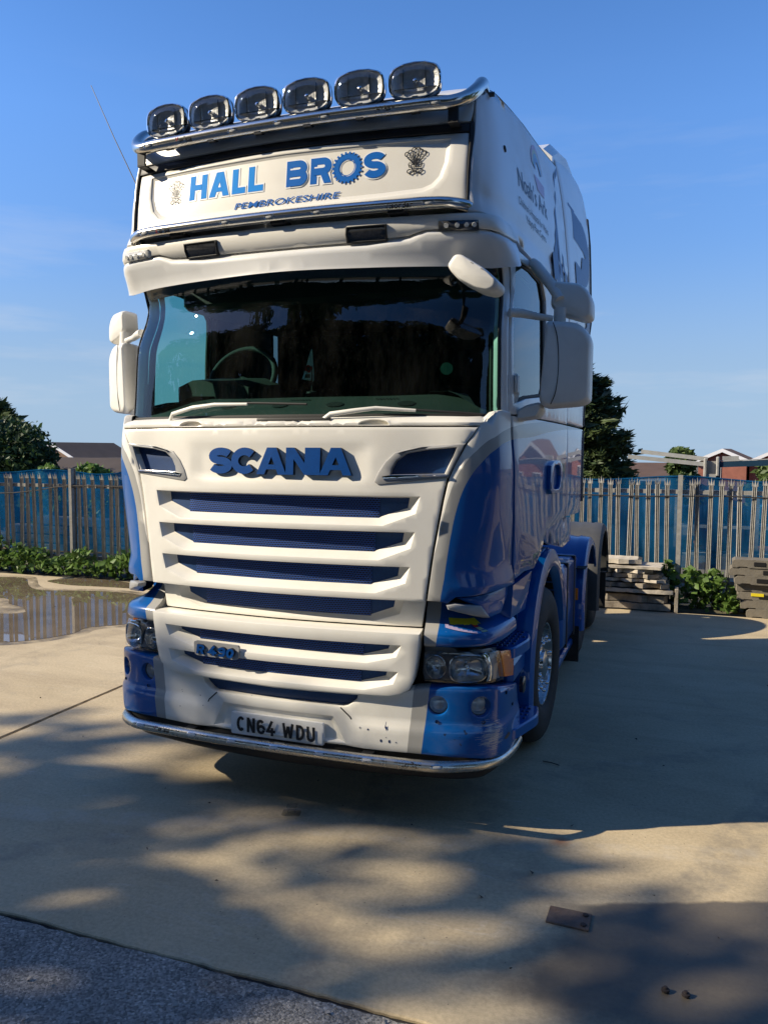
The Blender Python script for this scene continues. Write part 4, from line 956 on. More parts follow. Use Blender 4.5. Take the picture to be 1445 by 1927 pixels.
# ------------------------------------------------ weeds
def weed(loc,w,h,n,size,label,seed,d=.16,name='weed_clump',cat='plant',group=None,mm='leaf_weed'):
    r=np.random.default_rng(seed);e=empty(name,loc,0,label,cat,group)
    q=r.uniform(0,1,n);x=r.normal(0,1,n)*w*.34;x=np.clip(x,-w*.6,w*.6);hz=h*np.clip(1-.8*np.abs(x/w)**1.5+.15*np.sin(x*17+seed),.25,1.1)
    z=.02+hz*q**.75;P=np.column_stack([x,r.normal(0,1,n)*d*.5,z]);leaf_mesh('leaves',P,size,mm,e,seed,.25,1.15)
    st=MB()
    for k in range(max(4,int(w*14))):
        x=r.uniform(-w*.4,w*.4);st.tube([(x,0,0),(x+r.uniform(-.05,.05),r.uniform(-.05,.05),h*.5),(x+r.uniform(-.12,.12),r.uniform(-.08,.08),h*r.uniform(.7,1.05))],[.006,.004,.002],4)
    st.build('stems','bark',e,40);return e
WL=[(-8.1,.95,.52,'tall bramble against the fence furthest left'),(-7.25,.7,.42,'bramble clump between the far left bramble and the fence post'),(-6.75,.45,.2,'low ivy patch before the fence post'),(-6.28,.5,.40,'bramble clump just right of the fence post'),(-5.75,.3,.28,'small upright weed between two bramble clumps'),(-5.2,.75,.47,'leafy bramble clump against the lorry corner'),(-4.4,.8,.45,'bramble half hidden behind the lorry corner')]
for i,(x,w,h,l) in enumerate(WL): weed((x,5.72,0),w,h*.9,int(470*w*h/.3),.07,l,60+i,.22,'bramble',group='brambles along the left fence')
weed((2.2,6.33,0),.55,.46,430,.07,'bright green bramble between the fence post and the rubber blocks',80,.16,'bramble')
weed((2.55,6.28,0),.34,.24,260,.06,'low green weed tucked against the rubber blocks',81,.12,'weed')
weed((1.80,6.4,.22),.16,.3,110,.06,'small green weed beside the stack of sheets',82,.08,'weed')
def soil_strip():
    P=jag(1.6,3.2,6.22,.02,.08,12)+[(3.2,6.52),(1.6,6.5)]
    if area2(P)<0:P=P[::-1]
    b=MB();b.loft([[(x,y,-.01) for x,y in P],[(x,y,.012) for x,y in inset(P,.02)]]);b.build('soil_strip','soil',None,30,kind='structure')
soil_strip()
# ------------------------------------------------ things behind the fences
def net(x0,x1,y,zt,zb,label,seed):
    r=np.random.default_rng(seed);nx,nz=60,14;V=[];F=[]
    for j in range(nz):
        for i in range(nx):
            x=x0+(x1-x0)*i/(nx-1);q=j/(nz-1);z=zb+(zt-zb)*q+.03*math.sin(x*3+seed)*q;V.append((x,y+.05*math.sin(x*5+q*2)+.03*math.sin(x*13+q*5),z))
    for j in range(nz-1):
        for i in range(nx-1): F.append((j*nx+i,j*nx+i+1,(j+1)*nx+i+1,(j+1)*nx+i))
    e=empty('debris_net',((x0+x1)/2,y,0),0,label,'netting')
    V=[(a-(x0+x1)/2,b-y,c) for a,b,c in V];mk('net_sheet',V,F,'net',e,60)
    top=[V[(nz-1)*nx+i] for i in range(nx)];MB().tube(top,.012,6).build('net_hem','net',e,40);return e
net(-10.5,-3.5,7.2,1.46,.12,'faded blue debris netting hung behind the left fence',1)
net(.2,5.5,7.3,1.5,.35,'blue netting hung behind the right fence above the pipes',2)
def timbers():
    r=random.Random(5)
    for i,(x,z,L,nm) in enumerate(((-9.0,.08,1.6,'lowest'),(-7.2,.10,1.5,'lowest'),(-9.1,.24,1.5,'middle'),(-7.15,.26,1.4,'middle'),(-8.9,.40,1.3,'top'),(-7.0,.42,1.2,'top'),(-8.1,.56,1.7,'bridging'))):
        lab={0:'bottom beam of the left timber pile behind the netting',1:'bottom beam of the right timber pile behind the netting',2:'middle beam of the left timber pile behind the netting',3:'middle beam of the right timber pile behind the netting',4:'upper beam of the left timber pile behind the netting',5:'upper beam of the right timber pile behind the netting',6:'long beam lying across both timber piles behind the netting'}[i]
        e=MB().box(-L/2,L/2,-.14,.14,-.07,.07,.012).build('timber_beam','timber',None,30);e.location=(x,7.75,z);e.rotation_euler=(0,0,r.uniform(-.06,.06));setp(e,lab,'timber','timbers behind the left netting')
timbers()
def pipes():
    def pipe(x0,x1,y,z,R,pitch,label,m='bluepipe'):
        prof=[];x=0;L=x1-x0
        while x<L:
            prof+= [(R,x),(R,x+pitch*.5),(R*.92,x+pitch*.62),(R*.92,x+pitch*.88)];x+=pitch
        prof=[(R*.8,0)]+prof+[(R,L),(R*.8,L)]
        o=MB().lathe(prof,(0,0,0),'x',32).build('corrugated_pipe',m,None,40);o.location=(x0,y,z);return setp(o,label,'pipe')
    pipe(.3,1.86,8.4,.42,.42,.17,'large ribbed blue-black pipe lying behind the fence, lower of two')
    pipe(.3,1.83,8.5,.95,.32,.17,'large ribbed blue-black pipe resting on another behind the fence')
    pipe(1.98,2.8,8.2,.98,.13,.045,'narrow ribbed drain pipe on the rack shelf')
    b=MB().box(-.2,.2,-.2,.2,0,.2,.02).build('plastic_crate','lightblue',None,30);b.location=(3.06,8.3,.93);setp(b,'light blue plastic crate on the rack shelf behind the fence','crate')
    b=MB()
    for i in range(4):
        o=MB().lathe([(.001,0),(.07,0),(.07,.36),(.055,.36),(.055,.02)],(0,0,0),'x',18).build('clay_pipe','terracotta',None,40)
        o.location=(1.95+.38*i+(.02*i),8.25,.545);setp(o,['terracotta pipe nearest the fence post on the low shelf','second terracotta pipe from the fence post on the low shelf','third terracotta pipe from the fence post on the low shelf','terracotta pipe furthest from the fence post on the low shelf'][i],'clay pipe','clay pipes on the rack')
    e=empty('storage_rack',(2.6,8.3,0),0,'galvanised storage rack with shelves behind the right fence','rack')
    for z in(.46,.84): MB().box(-.72,1.3,-.28,.28,z-.03,z+.005).build('shelf','galv_light',e,30)
    for x in(-.7,.3,1.28): MB().box(x-.03,x+.03,-.3,-.24,0,1.25).box(x-.03,x+.03,.24,.3,0,1.25).build('upright','galv',e,30)
pipes()
def arm_rack():
    e=empty('cantilever_rack',(2.36,8.0,0),0,'tall steel rack column with a clamp head and two pale arms pointing at the lorry','rack')
    c=MB();c.box(-.075,.075,-.01,.0,-.1,1.68);c.box(-.006,.006,0,.16,-.1,1.68);c.box(-.075,.075,.16,.17,-.1,1.68);c.build('column','bluepipe',e,30)
    h=MB();h.box(-.14,-.10,-.1,.02,1.5,1.76,.01);h.box(.015,.055,-.1,.02,1.52,1.78,.01);h.box(-.10,.015,-.08,-.05,1.5,1.55);h.box(-.1,.015,-.02,0,1.48,1.72);h.build('clamp_head','galv',e,30)
    def beam(p,q,w,hh,nm,m='galv_light'):
        p,q=Vector(p),Vector(q);d=(q-p).normalized();u=Vector((0,0,1));s=d.cross(u).normalized();u=s.cross(d);b=MB();L=[]
        for o in(p,q): L.append([tuple(o+s*a*w/2+u*c*hh/2) for a,c in((-1,-1),(1,-1),(1,1),(-1,1))])
        b.loft(L);return b.build(nm,m,e,20)
    beam((-1.12,.0,1.775),(-.10,-.02,1.675),.05,.055,'pale_arm')
    beam((-.95,.10,1.845),(-.09,.06,1.745),.05,.055,'pale_arm')
    beam((.05,-.03,1.675),(1.6,-.08,1.755),.08,.075,'dark_arm','bluepipe')
    beam((.05,-.03,1.722),(1.6,-.08,1.802),.085,.012,'arm_flange','galv_light')
    beam((.1,.1,1.75),(.3,.1,1.755),.05,.07,'arm_stub')
arm_rack()
# ------------------------------------------------ stack of old sheets
def sheets():
    r=random.Random(9)
    def sheet(x0,x1,y0,y1,z,th,m,lab,wave=True,rag=.05,rz=0,tilt=0):
        nx,ny=22,7;V=[];F=[];ed=[r.uniform(-rag,rag) for _ in range(ny)];ef=[r.uniform(-rag*.8,rag*.5) for _ in range(nx)]
        cx,cy=(x0+x1)/2,(y0+y1)/2
        for lay in(0,1):
            for j in range(ny):
                for i in range(nx):
                    u=i/(nx-1);v=j/(ny-1);x=x0+(x1-x0)*u+(ed[j] if i==nx-1 else 0);y=y0+(y1-y0)*v+(ef[i] if j==0 else 0)
                    zz=(.014*math.sin(v*6.28*2.5+x*.4) if wave else 0)+r.uniform(-.003,.003)+(tilt*(x-cx))
                    V.append((x-cx,y-cy,zz+(th if lay else 0)))
        k=nx*ny
        for j in range(ny-1):
            for i in range(nx-1):
                a=j*nx+i;F.append((a,a+nx,a+nx+1,a+1));F.append((k+a,k+a+1,k+a+nx+1,k+a+nx))
        for i in range(nx-1): F.append((i,i+1,k+i+1,k+i));a=(ny-1)*nx+i;F.append((a+1,a,k+a,k+a+1))
        for j in range(ny-1): a=j*nx;F.append((a+nx,a,k+a,k+a+nx));a=j*nx+nx-1;F.append((a,a+nx,k+a+nx,k+a))
        o=mk('cement_sheet',V,F,m,None,30);o.location=(cx,cy,z);o.rotation_euler=(0,0,rz);setp(o,lab,'sheet','old sheets stacked before the fence');return o
    sheet(.5,1.86,6.0,6.42,.02,.07,'sheet2','dark bottom sheet of the stack, lying on the concrete',False,.03)
    sheet(.45,1.80,6.02,6.4,.10,.08,'sheet2','thick dark sheet second from the bottom of the stack',False,.05)
    sheet(.4,1.86,5.98,6.42,.205,.045,'sheet','pale long sheet resting on the two dark bottom sheets',True,.03)
    sheet(.5,1.80,6.02,6.4,.265,.05,'sheet2','brown ragged sheet above the long pale one',True,.09)
    sheet(.4,1.83,6.0,6.4,.33,.035,'sheet','broken pale sheet in the middle of the stack',True,.08,.02)
    sheet(.5,1.72,6.03,6.4,.375,.045,'sheet2','mossy sheet just above the broken middle one',True,.08,-.02)
    sheet(.4,1.6,6.03,6.4,.43,.04,'sheet','pale sheet third from the top with a torn end',True,.09,.01)
    sheet(.4,1.76,6.0,6.42,.49,.03,'sheet','wide flat pale sheet second from the top',False,.02,-.01)
    sheet(.3,1.5,6.03,6.38,.535,.05,'sheet','short corrugated sheet on the very top of the stack',True,.04)
    e=MB().box(-.02,.02,-.2,.2,0,.27,.004).build('end_board','sheet2',None,20);e.location=(1.92,6.2,.004);setp(e,'upright grey board closing the end of the sheet stack','board')
sheets()
# ------------------------------------------------ rubber feet
def feet():
    def foot_mesh():
        # side profile (x,z) of a fence block: stepped ends, hand slots cut in the front
        b=MB();P=[(0,.0),(.05,-.0),(.07,.012),(.15,.012),(.17,0),(.62,0),(.62,.092),(.03,.092),(.0,.07)]
        b.loft([[(x,-.13,z) for x,z in P],[(x,-.125,z) for x,z in P],[(x,.12,z) for x,z in P]])
        return b
    proto=None;r=random.Random(4)
    L=['topmost rubber block of the leaning pile by the fence','second rubber block from the top of the leaning pile','third rubber block from the top, over two dark slots','fourth rubber block from the top of the leaning pile','rubber block with the yellow tag in the leaning pile','second rubber block from the bottom of the leaning pile','bottom rubber block of the leaning pile, on the concrete']
    xs=[2.50,2.475,2.53,2.55,2.565,2.60,2.665]
    for i in range(7):
        e=empty('rubber_block',(xs[i],6.2+r.uniform(-.03,.03),.556-.0925*i+.001),r.uniform(-.05,.05),L[i],'rubber block','rubber fence blocks in the leaning pile')
        if proto is None:
            o=proto=foot_mesh().build('block','foot',e,30)
            s=sp=MB().box(.22,.34,-.137,-.126,.022,.07,.004).box(.40,.52,-.137,-.126,.022,.07,.004).build('hand_slot','gap',e,0)
        else: o=copy_part(proto,e);s=copy_part(sp,e)
        if i==4: MB().box(.14,.27,-.139,-.1315,.05,.085,.002).build('yellow_tag','yellowtag',e,20)
        if i%2: s.location=(.12,0,0)
feet()
# ------------------------------------------------ houses beyond
def house(loc,rz,w,L,ez,rz_,wall,roof,label,base=-3.3,wins=(),ov=.25,cat='house',chim=False):
    """gable end faces -y; w gable width, L length"""
    e=empty('house',(loc[0],loc[1],base),rz,label,cat);E_,R_=ez-base,rz_-base
    b=MB();b.add([(-w/2,0,0),(w/2,0,0),(w/2,0,E_),(0,0,R_-.08),(-w/2,0,E_),(-w/2,L,0),(w/2,L,0),(w/2,L,E_),(0,L,R_-.08),(-w/2,L,E_)],[(0,1,2,3,4),(9,8,7,6,5),(1,6,7,2),(5,0,4,9)])
    b.build('wall',wall,e,20)
    r=MB();dz=(R_-E_)/(w/2);ew=w/2+ov
    for s in(-1,1):
        r.add([(0,-ov,R_),(s*ew,-ov,R_-dz*ew),(s*ew,L+ov,R_-dz*ew),(0,L+ov,R_),(0,-ov,R_-.1),(s*ew,-ov,R_-dz*ew-.1),(s*ew,L+ov,R_-dz*ew-.1),(0,L+ov,R_-.1)],[(0,1,2,3),(7,6,5,4),(0,4,5,1),(1,5,6,2),(2,6,7,3)])
    ro=r.build('roof',roof,e,20)
    v=MB()
    for s in(-1,1):
        v.add([(0,-ov-.03,R_-.0),(s*ew,-ov-.03,R_-dz*ew-.0),(s*ew,-ov-.03,R_-dz*ew-.2),(0,-ov-.03,R_-.2),(0,-ov,R_-.0),(s*ew,-ov,R_-dz*ew),(s*ew,-ov,R_-dz*ew-.2),(0,-ov,R_-.2)],[(0,1,2,3),(0,4,5,1),(3,2,6,7),(1,5,6,2)])
    v.build('bargeboard','whitepvc',e,0)
    for s in(-1,1): MB().box(min(s*(ew),s*(ew+.06)),max(s*(ew),s*(ew+.06)),-ov,L+ov,R_-dz*ew-.16,R_-dz*ew-.02).build('gutter','whitepvc',e,0)
    for side,c,z,ww,hh in wins:
        if side=='f': f=MB().box(c-ww/2,c+ww/2,-.04,.02,z-base-hh/2,z-base+hh/2)
        else:
            s=1 if side=='r' else -1;f=MB().box(min(s*(w/2+.04),s*(w/2-.02)),max(s*(w/2+.04),s*(w/2-.02)),c-ww/2,c+ww/2,z-base-hh/2,z-base+hh/2)
        fo=f.build('window','whitepvc',e,0)
        if side=='f':
            for q in(-1,1): MB().box(c+q*ww*.24-ww*.19,c+q*ww*.24+ww*.19,-.055,-.042,z-base-hh*.42,z-base+hh*.42).build('pane','windowglass',fo,0)
        else:
            for q in(-1,1):
                a,b2=sorted((s*(w/2+.055),s*(w/2+.042)));MB().box(a,b2,c+q*ww*.24-ww*.19,c+q*ww*.24+ww*.19,z-base-hh*.42,z-base+hh*.42).build('pane','windowglass',fo,0)
    if chim: MB().box(-.3,.3,L*.6,L*.6+.6,R_-.6,R_+.7).build('chimney',wall,ro,0)
    return e
house((-36.4,38),-.05,4.2,5.4,1.2,2.25,'brick_brown','tiles','brown brick house with a dark tiled roof and white bargeboard beyond the left fence',wins=())
# long roofs seen side on: ridge runs along x
house((-33,31.6),-math.pi/2,4.4,14,.55,1.36,'brick_brown','tiles','low building with a long dark tiled roof below the brown brick house',wins=())
house((-12.0,42.2),-math.pi/2,5.4,14.2,.52,1.2,'brick','tiles2','long brick terrace under a brown tiled roof right of the conifer',wins=tuple(('r',c,-.15,.62,.8) for c in(10.0,11.0,12.0,13.2)))
house((4.35,45),-.12,2.5,7,1.42,1.98,'brick','tiles2','red brick gable house with white bargeboards behind the rack',wins=(('f',-.4,.6,.7,.7),))
house((6.9,45.5),-.1,2.2,7,1.35,1.88,'brick','tiles2','orange brick gable house furthest right behind the rack arm',wins=())
house((11.5,40),.1,4.5,8,1.4,2.5,'brick','tiles2','brick house off to the right beyond the fence, seen in the door reflection',wins=(('f',-1,.2,.9,.9),('f',1,.2,.9,.9)))
# fallen leaves and grit on the slab
def debris():
    r=np.random.default_rng(2);n=110;x=r.uniform(-5,3.2,n);y=r.uniform(-1.15,5,n);P=np.column_stack([x,y,np.full(n,.008)])
    o=leaf_mesh('leaf_litter',P,.012,'bark',None,3,.9,1.6);o['kind']='stuff'
    n=500;x=r.uniform(-2.5,2.2,n);y=r.uniform(-2.2,-1.27,n);P=np.column_stack([x,y,np.full(n,.003)])
    o=leaf_mesh('loose_grit',P,.012,'gritm',None,4,.6,1.2);o['kind']='stuff'
M['gritm']=mat('pale_grit',(.34,.32,.29),rough=.9,var=.3,vscale=40)
debris()
# ------------------------------------------------ the lorry
ROOT=empty('lorry',(0,0,0),0,'cream and blue lorry tractor unit with six roof lights facing out of the concrete yard','lorry')
def sm(a,b,x):
    t=np.clip((x-a)/(b-a),0,1);return t*t*(3-2*t)
def both(o,*subs):
    """mirror a part of the right side on to the left, with its sub-parts"""
    q=mirror(o)
    for s in subs:
        k=mirror(s);k.parent=q
    return q
def mirror_pts(o): return mirror(o)
# dark structure behind the outer panels
def shell():
    V=[];F=[]
    def patch(S,t0,t1,nt,z0,z1,nz,off):
        ts=np.linspace(t0,t1,nt);zs=np.linspace(z0,z1,nz);n=len(V)
        for z in zs:
            p=S.pt(ts,np.full(nt,z))+S.nrm(ts,np.full(nt,z))*off;V.extend([tuple(q) for q in p])
        for i in range(nz-1):
            for j in range(nt-1):
                a=n+i*nt+j;F.append((a,a+1,a+nt+1,a+nt))
    patch(LOW,-5.9,5.9,60,.44,2.02,18,-.135)
    for s in(-1,1):
        patch(LOW,s*5.9 if s>0 else -9.2,9.2 if s>0 else -5.9,20,1.3,2.03,8,-.05)
    mk('inner_shell',V,F,'gap',ROOT,0)
shell()
# --- upper grille panel
def opening(tA,zt,zm,tB,zb,to,dz):
    inn=[(-tA,zt),(-tA+.03,zm),(-tB,zb),(tB,zb),(tA-.03,zm),(tA,zt)]
    out=[(-to,zt+.005),(-to+.08,zm-.026),(-tB-.09,zb-dz),(tB+.09,zb-dz),(to-.08,zm-.026),(to,zt+.005)]
    return out,inn
HOOD=[(0,1.968),(3.38,1.966),(2.96,1.888),(2.68,1.793),(2.53,1.725),(2.42,1.62),(2.32,1.49),(2.215,1.35),(2.15,1.25),(2.075,1.142),(0,1.142)]
OP=[(1.735,1.634,1.585,1.235,1.536,1.94,.036),(1.645,1.465,1.42,1.167,1.370,1.85,.036),(1.56,1.299,1.253,1.117,1.208,1.76,.034)]
hh=[]
for o in OP:
    a,b=opening(*o);hh.append(dict(outer=a,inner=b,d=.05))
def hood_off(t,z):
    # shallow pocket round the badge: crisp low edge, fading out at the top
    e=min(1.09+.35*(z-1.79)-abs(t),(z-1.702)*2.2+.0)
    c=(1.06-abs(t))*.45
    if z<1.76 and abs(t)>.96: e=min(e,.06-math.hypot((abs(t)-.96)*.45,1.762-z))*1.0
    return -.010*float(sm(0,.03,e))*float(1-sm(1.84,1.91,z))
for s in(1,-1):
    q=[(2.78,1.876),(1.98,1.864),(1.58,1.84),(1.44,1.80),(1.35,1.757),(1.33,1.722),(2.44,1.738)]
    hh.append(dict(outer=[(s*t,z) for t,z in q],d=.07))
hood=panel('grille_panel',LOW,HOOD,'white',ROOT,0,.035,.005,hh,.022,sym=True,offf=hood_off,ang=27,hedge=.0028)
def grille(parent,op,off):
    tA,zt,zm,tB,zb=op[:5]
    panel('grille_insert',LOW,[(-tA-.1,zt+.012),(tA+.1,zt+.012),(tA+.05,zb-.012),(-tA-.05,zb-.012)],'meshblue',parent,off-.006,.004,.001)
    panel('grille_mesh',LOW,[(-tB-.02,zt+.012),(tB+.02,zt+.012),(tB+.02,zb-.012),(-tB-.02,zb-.012)],'grille',parent,off,.004,.001)
for o in OP: grille(hood,o,-.047)
def badge():
    t=.29
    ps,w=word('SCANIA',t,{'*':.9,'S':1.02,'C':1.08,'A':1.16,'N':1.0},-.02)
    z0=1.735;h=.132;x0=-.378;x1=.412;sx=(x1-x0)/w
    ps=[[(a*sx+x0,b*h) for a,b in q] for q in ps]
    decal('badge_lettering',ps,on(LOW,0,z0,-.010),'badge',hood,.015,'badge_side')
badge()
# corner intakes
tr=[(2.97,1.89),(1.95,1.875),(1.5,1.847),(1.35,1.804),(1.25,1.753),(1.195,1.707),(1.25,1.693),(2.57,1.728)]
inn=[(2.74,1.872),(2.02,1.859),(1.69,1.843),(1.52,1.808),(1.445,1.768),(1.43,1.742),(2.52,1.749)]
tp=panel('corner_intake',LOW,tr,'silverplastic',ROOT,.006,.012,.006,[dict(outer=inn,d=.045)],.05)
t2=panel('intake_insert',LOW,[(2.86,1.878),(1.95,1.864),(1.4,1.83),(1.38,1.73),(2.52,1.738)],'meshblue',tp,-.036,.003,.001)
t3=panel('chrome_strip',LOW,[(1.30,1.733),(1.34,1.714),(2.55,1.735),(2.55,1.746),(1.44,1.741)],'chrome',tp,.012,.01,.004)
both(tp,t2,t3)
# cowl under the windscreen with two hand-hold scoops
def scoop(c):
    return [(c-.21,1.979)]+[(c-.21*math.cos(a),1.979+.026*math.sin(a)) for a in np.linspace(.25,math.pi-.25,9)]+[(c+.21,1.979)]
cowl=panel('cowl',LOW,[(0,2.03),(4.05,2.03),(3.98,1.99),(3.46,1.974),(0,1.974)],'white',ROOT,0,.05,.004,
      [dict(outer=scoop(1.17),d=.035,floor=True),dict(outer=scoop(-1.17),d=.035,floor=True)],.02,sym=True,offf=lambda t,z:-.055*float(sm(1.995,2.03,z)))
V=[];
panel('cowl_vent',LOW,[(-.24,2.0),(.62,2.0),(.62,2.016),(-.24,2.016)],'black',cowl,-.01,.002,.0006)
# --- fixed bar below the panel
a,b=opening(1.45,1.13,1.088,1.06,1.043,1.62,.022)
mid=panel('middle_grille_panel',LOW,[(0,1.16),(2.07,1.16),(2.05,1.135),(1.965,1.0),(0,1.0)],'white',ROOT,-.072,.03,.005,[dict(outer=a,inner=b,d=.035)],.04,sym=True)
grille(mid,(1.45,1.13,1.088,1.06,1.043),-.10)
# --- lower hinged panel
LOWP=[(0,.993),(1.985,.993),(1.975,.94),(1.945,.88),(1.905,.81),(1.86,.755),(1.78,.715),(1.62,.69),(1.43,.678),(0,.672)]
OL=[(1.43,.926,.90,1.02,.865,1.63,.028),(1.39,.795,.766,.985,.731,1.58,.028)]
hs=[]
for o in OL:
    a,b=opening(*o);hs.append(dict(outer=a,inner=b,d=.05))
lowp=panel('lower_grille_panel',LOW,LOWP,'white',ROOT,.03,.11,.006,hs,.04,sym=True,ang=27,hedge=.0028)
for o in OL: grille(lowp,o,-.017)
def power_badge():
    P=rounded([(-.455,.792),(-.19,.792),(-.178,.868),(-.46,.868)],.018)
    fn=on(LOW,0,0.83,.036);n=len(P)
    decal('badge_plate',[[(x,z-.83) for x,z in P]],fn,'silverplastic',lowp,.008)
    ps,w=word('R 490',.24,{'*':.72,'R':.78,'4':.8},.12,.3,.12)
    k=.235/w
    decal('badge_lettering',[[(a*k-.44,b*.05-.026) for a,b in q] for q in ps],on(LOW,0,.83,.045),'badge',lowp,.007,'badge_side')
power_badge()
# --- bumper
def circ(t0,z0,r,n=22):
    a0=float(t2a(LOW,t0,.6));out=[]
    for k in range(n):
        an=2*math.pi*k/n;out.append((float(a2t(LOW,a0+r*math.cos(an),.6)),z0+r*math.sin(an)))
    return out
BUMP=[(0,.672),(1.05,.676),(1.55,.685),(1.72,.70),(1.9,.716),(2.15,.725),(2.87,.731),(4.3,.728),(5.2,.703),(6.1,.655),(6.2,.53),(6.2,.35),(6.0,.325),(4.7,.367),(3.2,.388),(1.95,.396),(.8,.402),(0,.402)]
FOG=[(2.365,.637,.047),(3.66,.634,.05)]
hb=[dict(outer=[(-.97,.668),(-.95,.64),(-.84,.606),(-.78,.598),(.78,.598),(.84,.606),(.95,.64),(.97,.668)],d=.05,edge=.008),
    dict(outer=[(-.66,.543),(-.80,.42),(.80,.42),(.66,.543)],inner=[(-.62,.523),(-.72,.426),(.72,.426),(.62,.523)],d=.02,floor=True,edge=.006)]
for t,z,r in FOG:
    for s in(1,-1): hb.append(dict(outer=[(s*a,b) for a,b in circ(t,z,r)],d=.05,edge=.004))
def boff(t,z):
    t=abs(t);return .016*float(1-sm(.515,.54,z))*float(sm(.82,1.02,t))-.05*float(1-sm(.40,.5,z))*float(1-sm(.75,1.0,t))*0
bumper=panel('bumper',LOW,BUMP,'bumper',ROOT,0,.08,.012,hb,.022,zc=.6,sym=True,offf=boff)
panel('bumper_intake',LOW,[(-1.02,.68),(-.85,.59),(.85,.59),(1.02,.68)],'meshblue',bumper,-.04,.004,.001)
def seams():
    ps=[]
    for s in(1,-1):
        a=[(s*.35,.594),(s*.40,.55),(s*.478,.408)]
        for q in strip([(x,z-.5) for x,z in a],.006): ps.append(q)
    decal('panel_seam',ps,on(LOW,0,.5,.0012),'gap',bumper)
seams()
def frame(S,t,z,off=0):
    p=S.pt(t,z)[0];n=S.nrm(t,z)[0];n=Vector(n);a=Vector((0,0,1)).cross(n).normalized();u=n.cross(a).normalized()
    o=Vector(p)+n*off
    return Matrix(((a.x,u.x,n.x,o.x),(a.y,u.y,n.y,o.y),(a.z,u.z,n.z,o.z),(0,0,0,1)))
def xf(mb,Mx):
    mb.v=[tuple(Mx@Vector(v)) for v in mb.v];return mb
def fog(t,z,r):
    Mx=frame(LOW,t,z,-.03)
    b=MB().lathe([(r*1.02,-.05),(r*1.0,-.005),(r*.93,.0),(r*.86,-.006),(r*.84,-.03),(r*.5,-.045),(.0001,-.05)],(0,0,0),'z',28)
    o=xf(b,Mx).build('fog_light','reflector',bumper,40)
    l=xf(MB().lathe([(r*.9,0),(r*.75,.006),(r*.4,.011),(.0001,.013)],(0,0,0),'z',28),Mx).build('lens','lens',o,60)
    r2=xf(MB().lathe([(r*1.03,.002),(r*.99,.006),(r*.92,.003),(r*.92,-.01),(r*1.03,-.02)],(0,0,0),'z',28),Mx).build('bezel','greyplastic',o,40)
    return o
for t,z,r in FOG:
    fog(t,z,r);fog(-t,z,r)
for t,z in((2.35,.56),(3.75,.558),(5.1,.67),(5.75,.575)):
    for s in(1,-1): xf(MB().lathe([(.009,0),(.006,-.004),(.0001,-.006)],(0,0,0),'z',12),frame(LOW,s*t,z,.004)).build('bumper_plug','gap',bumper,60)
def under_bumper_blocker():
    skin('under_bumper_blocker',LOW,np.linspace(-6.1,6.1,60),[(.42,-.05),(.402,-.02),(.35,-.004),(.29,-.02),(.255,-.06),(.26,-.3)],'black',bumper,40)  # added strip that stops sunlight passing under the bumper
under_bumper_blocker()
def chips():
    r=random.Random(12)
    def chip(t,z,w,h):
        a0=float(t2a(LOW,t,.55));n=9;P=[(a0+w/2*math.cos(2*math.pi*k/n)*r.uniform(.45,1.2),z-.5+h/2*math.sin(2*math.pi*k/n)*r.uniform(.5,1.2)) for k in range(n)]
        return P
    L=[(1.39,.525,.017,.042),(1.01,.508,.007,.013),(1.12,.503,.009,.012),(1.31,.452,.016,.017),(1.44,.452,.013,.02),(1.55,.449,.008,.008),(1.385,.47,.005,.006),(-1.39,.54,.012,.007),(-1.02,.562,.006,.008),(-.95,.515,.007,.006),(-1.38,.575,.006,.006),(-1.38,.49,.006,.006)]
    def fn(u,v,h):
        t=a2t(LOW,u,.5);z=v+.5;o=np.array([boff(tt,zz) for tt,zz in zip(t,z)]);return LOW.pt(t,z)+LOW.nrm(t,z)*(o+.0012)[:,None]
    decal('paint_chip',[chip(*q) for q in L],fn,'chipblue',bumper)
    decal('paint_gouge',[chip(5.15,.455,.085,.032)],fn,'greyplastic',bumper)
chips()
# number plate
def plate():
    P=rounded([(-.262,.39),(.262,.39),(.262,.505),(-.262,.505)],.01)
    V=[];F=[];n=len(P)
    yf=lambda x:-.083+.0*x
    b=MB();b.loft([[(x,-.062,z) for x,z in P],[(x,-.076,z) for x,z in P],[(x*.996,-.079,.4475+(z-.4475)*.985) for x,z in P]])
    o=b.build('number_plate','plate',bumper,30)
    ps,w=word('CN64 WDU',.195,{'*':.63,'W':.86},.17,.36)
    h=.077;k=.452/w
    fn=lambda u,v,hh:np.column_stack([u,np.full(len(u),-.0798-1)+1-hh,v])
    decal('registration_lettering',[[(a*k-.226,b*h+.4475-h/2) for a,b in q] for q in ps],fn,'ink',o,0,None,.0002)
    for z in(.398,.4975):
        pass
plate()
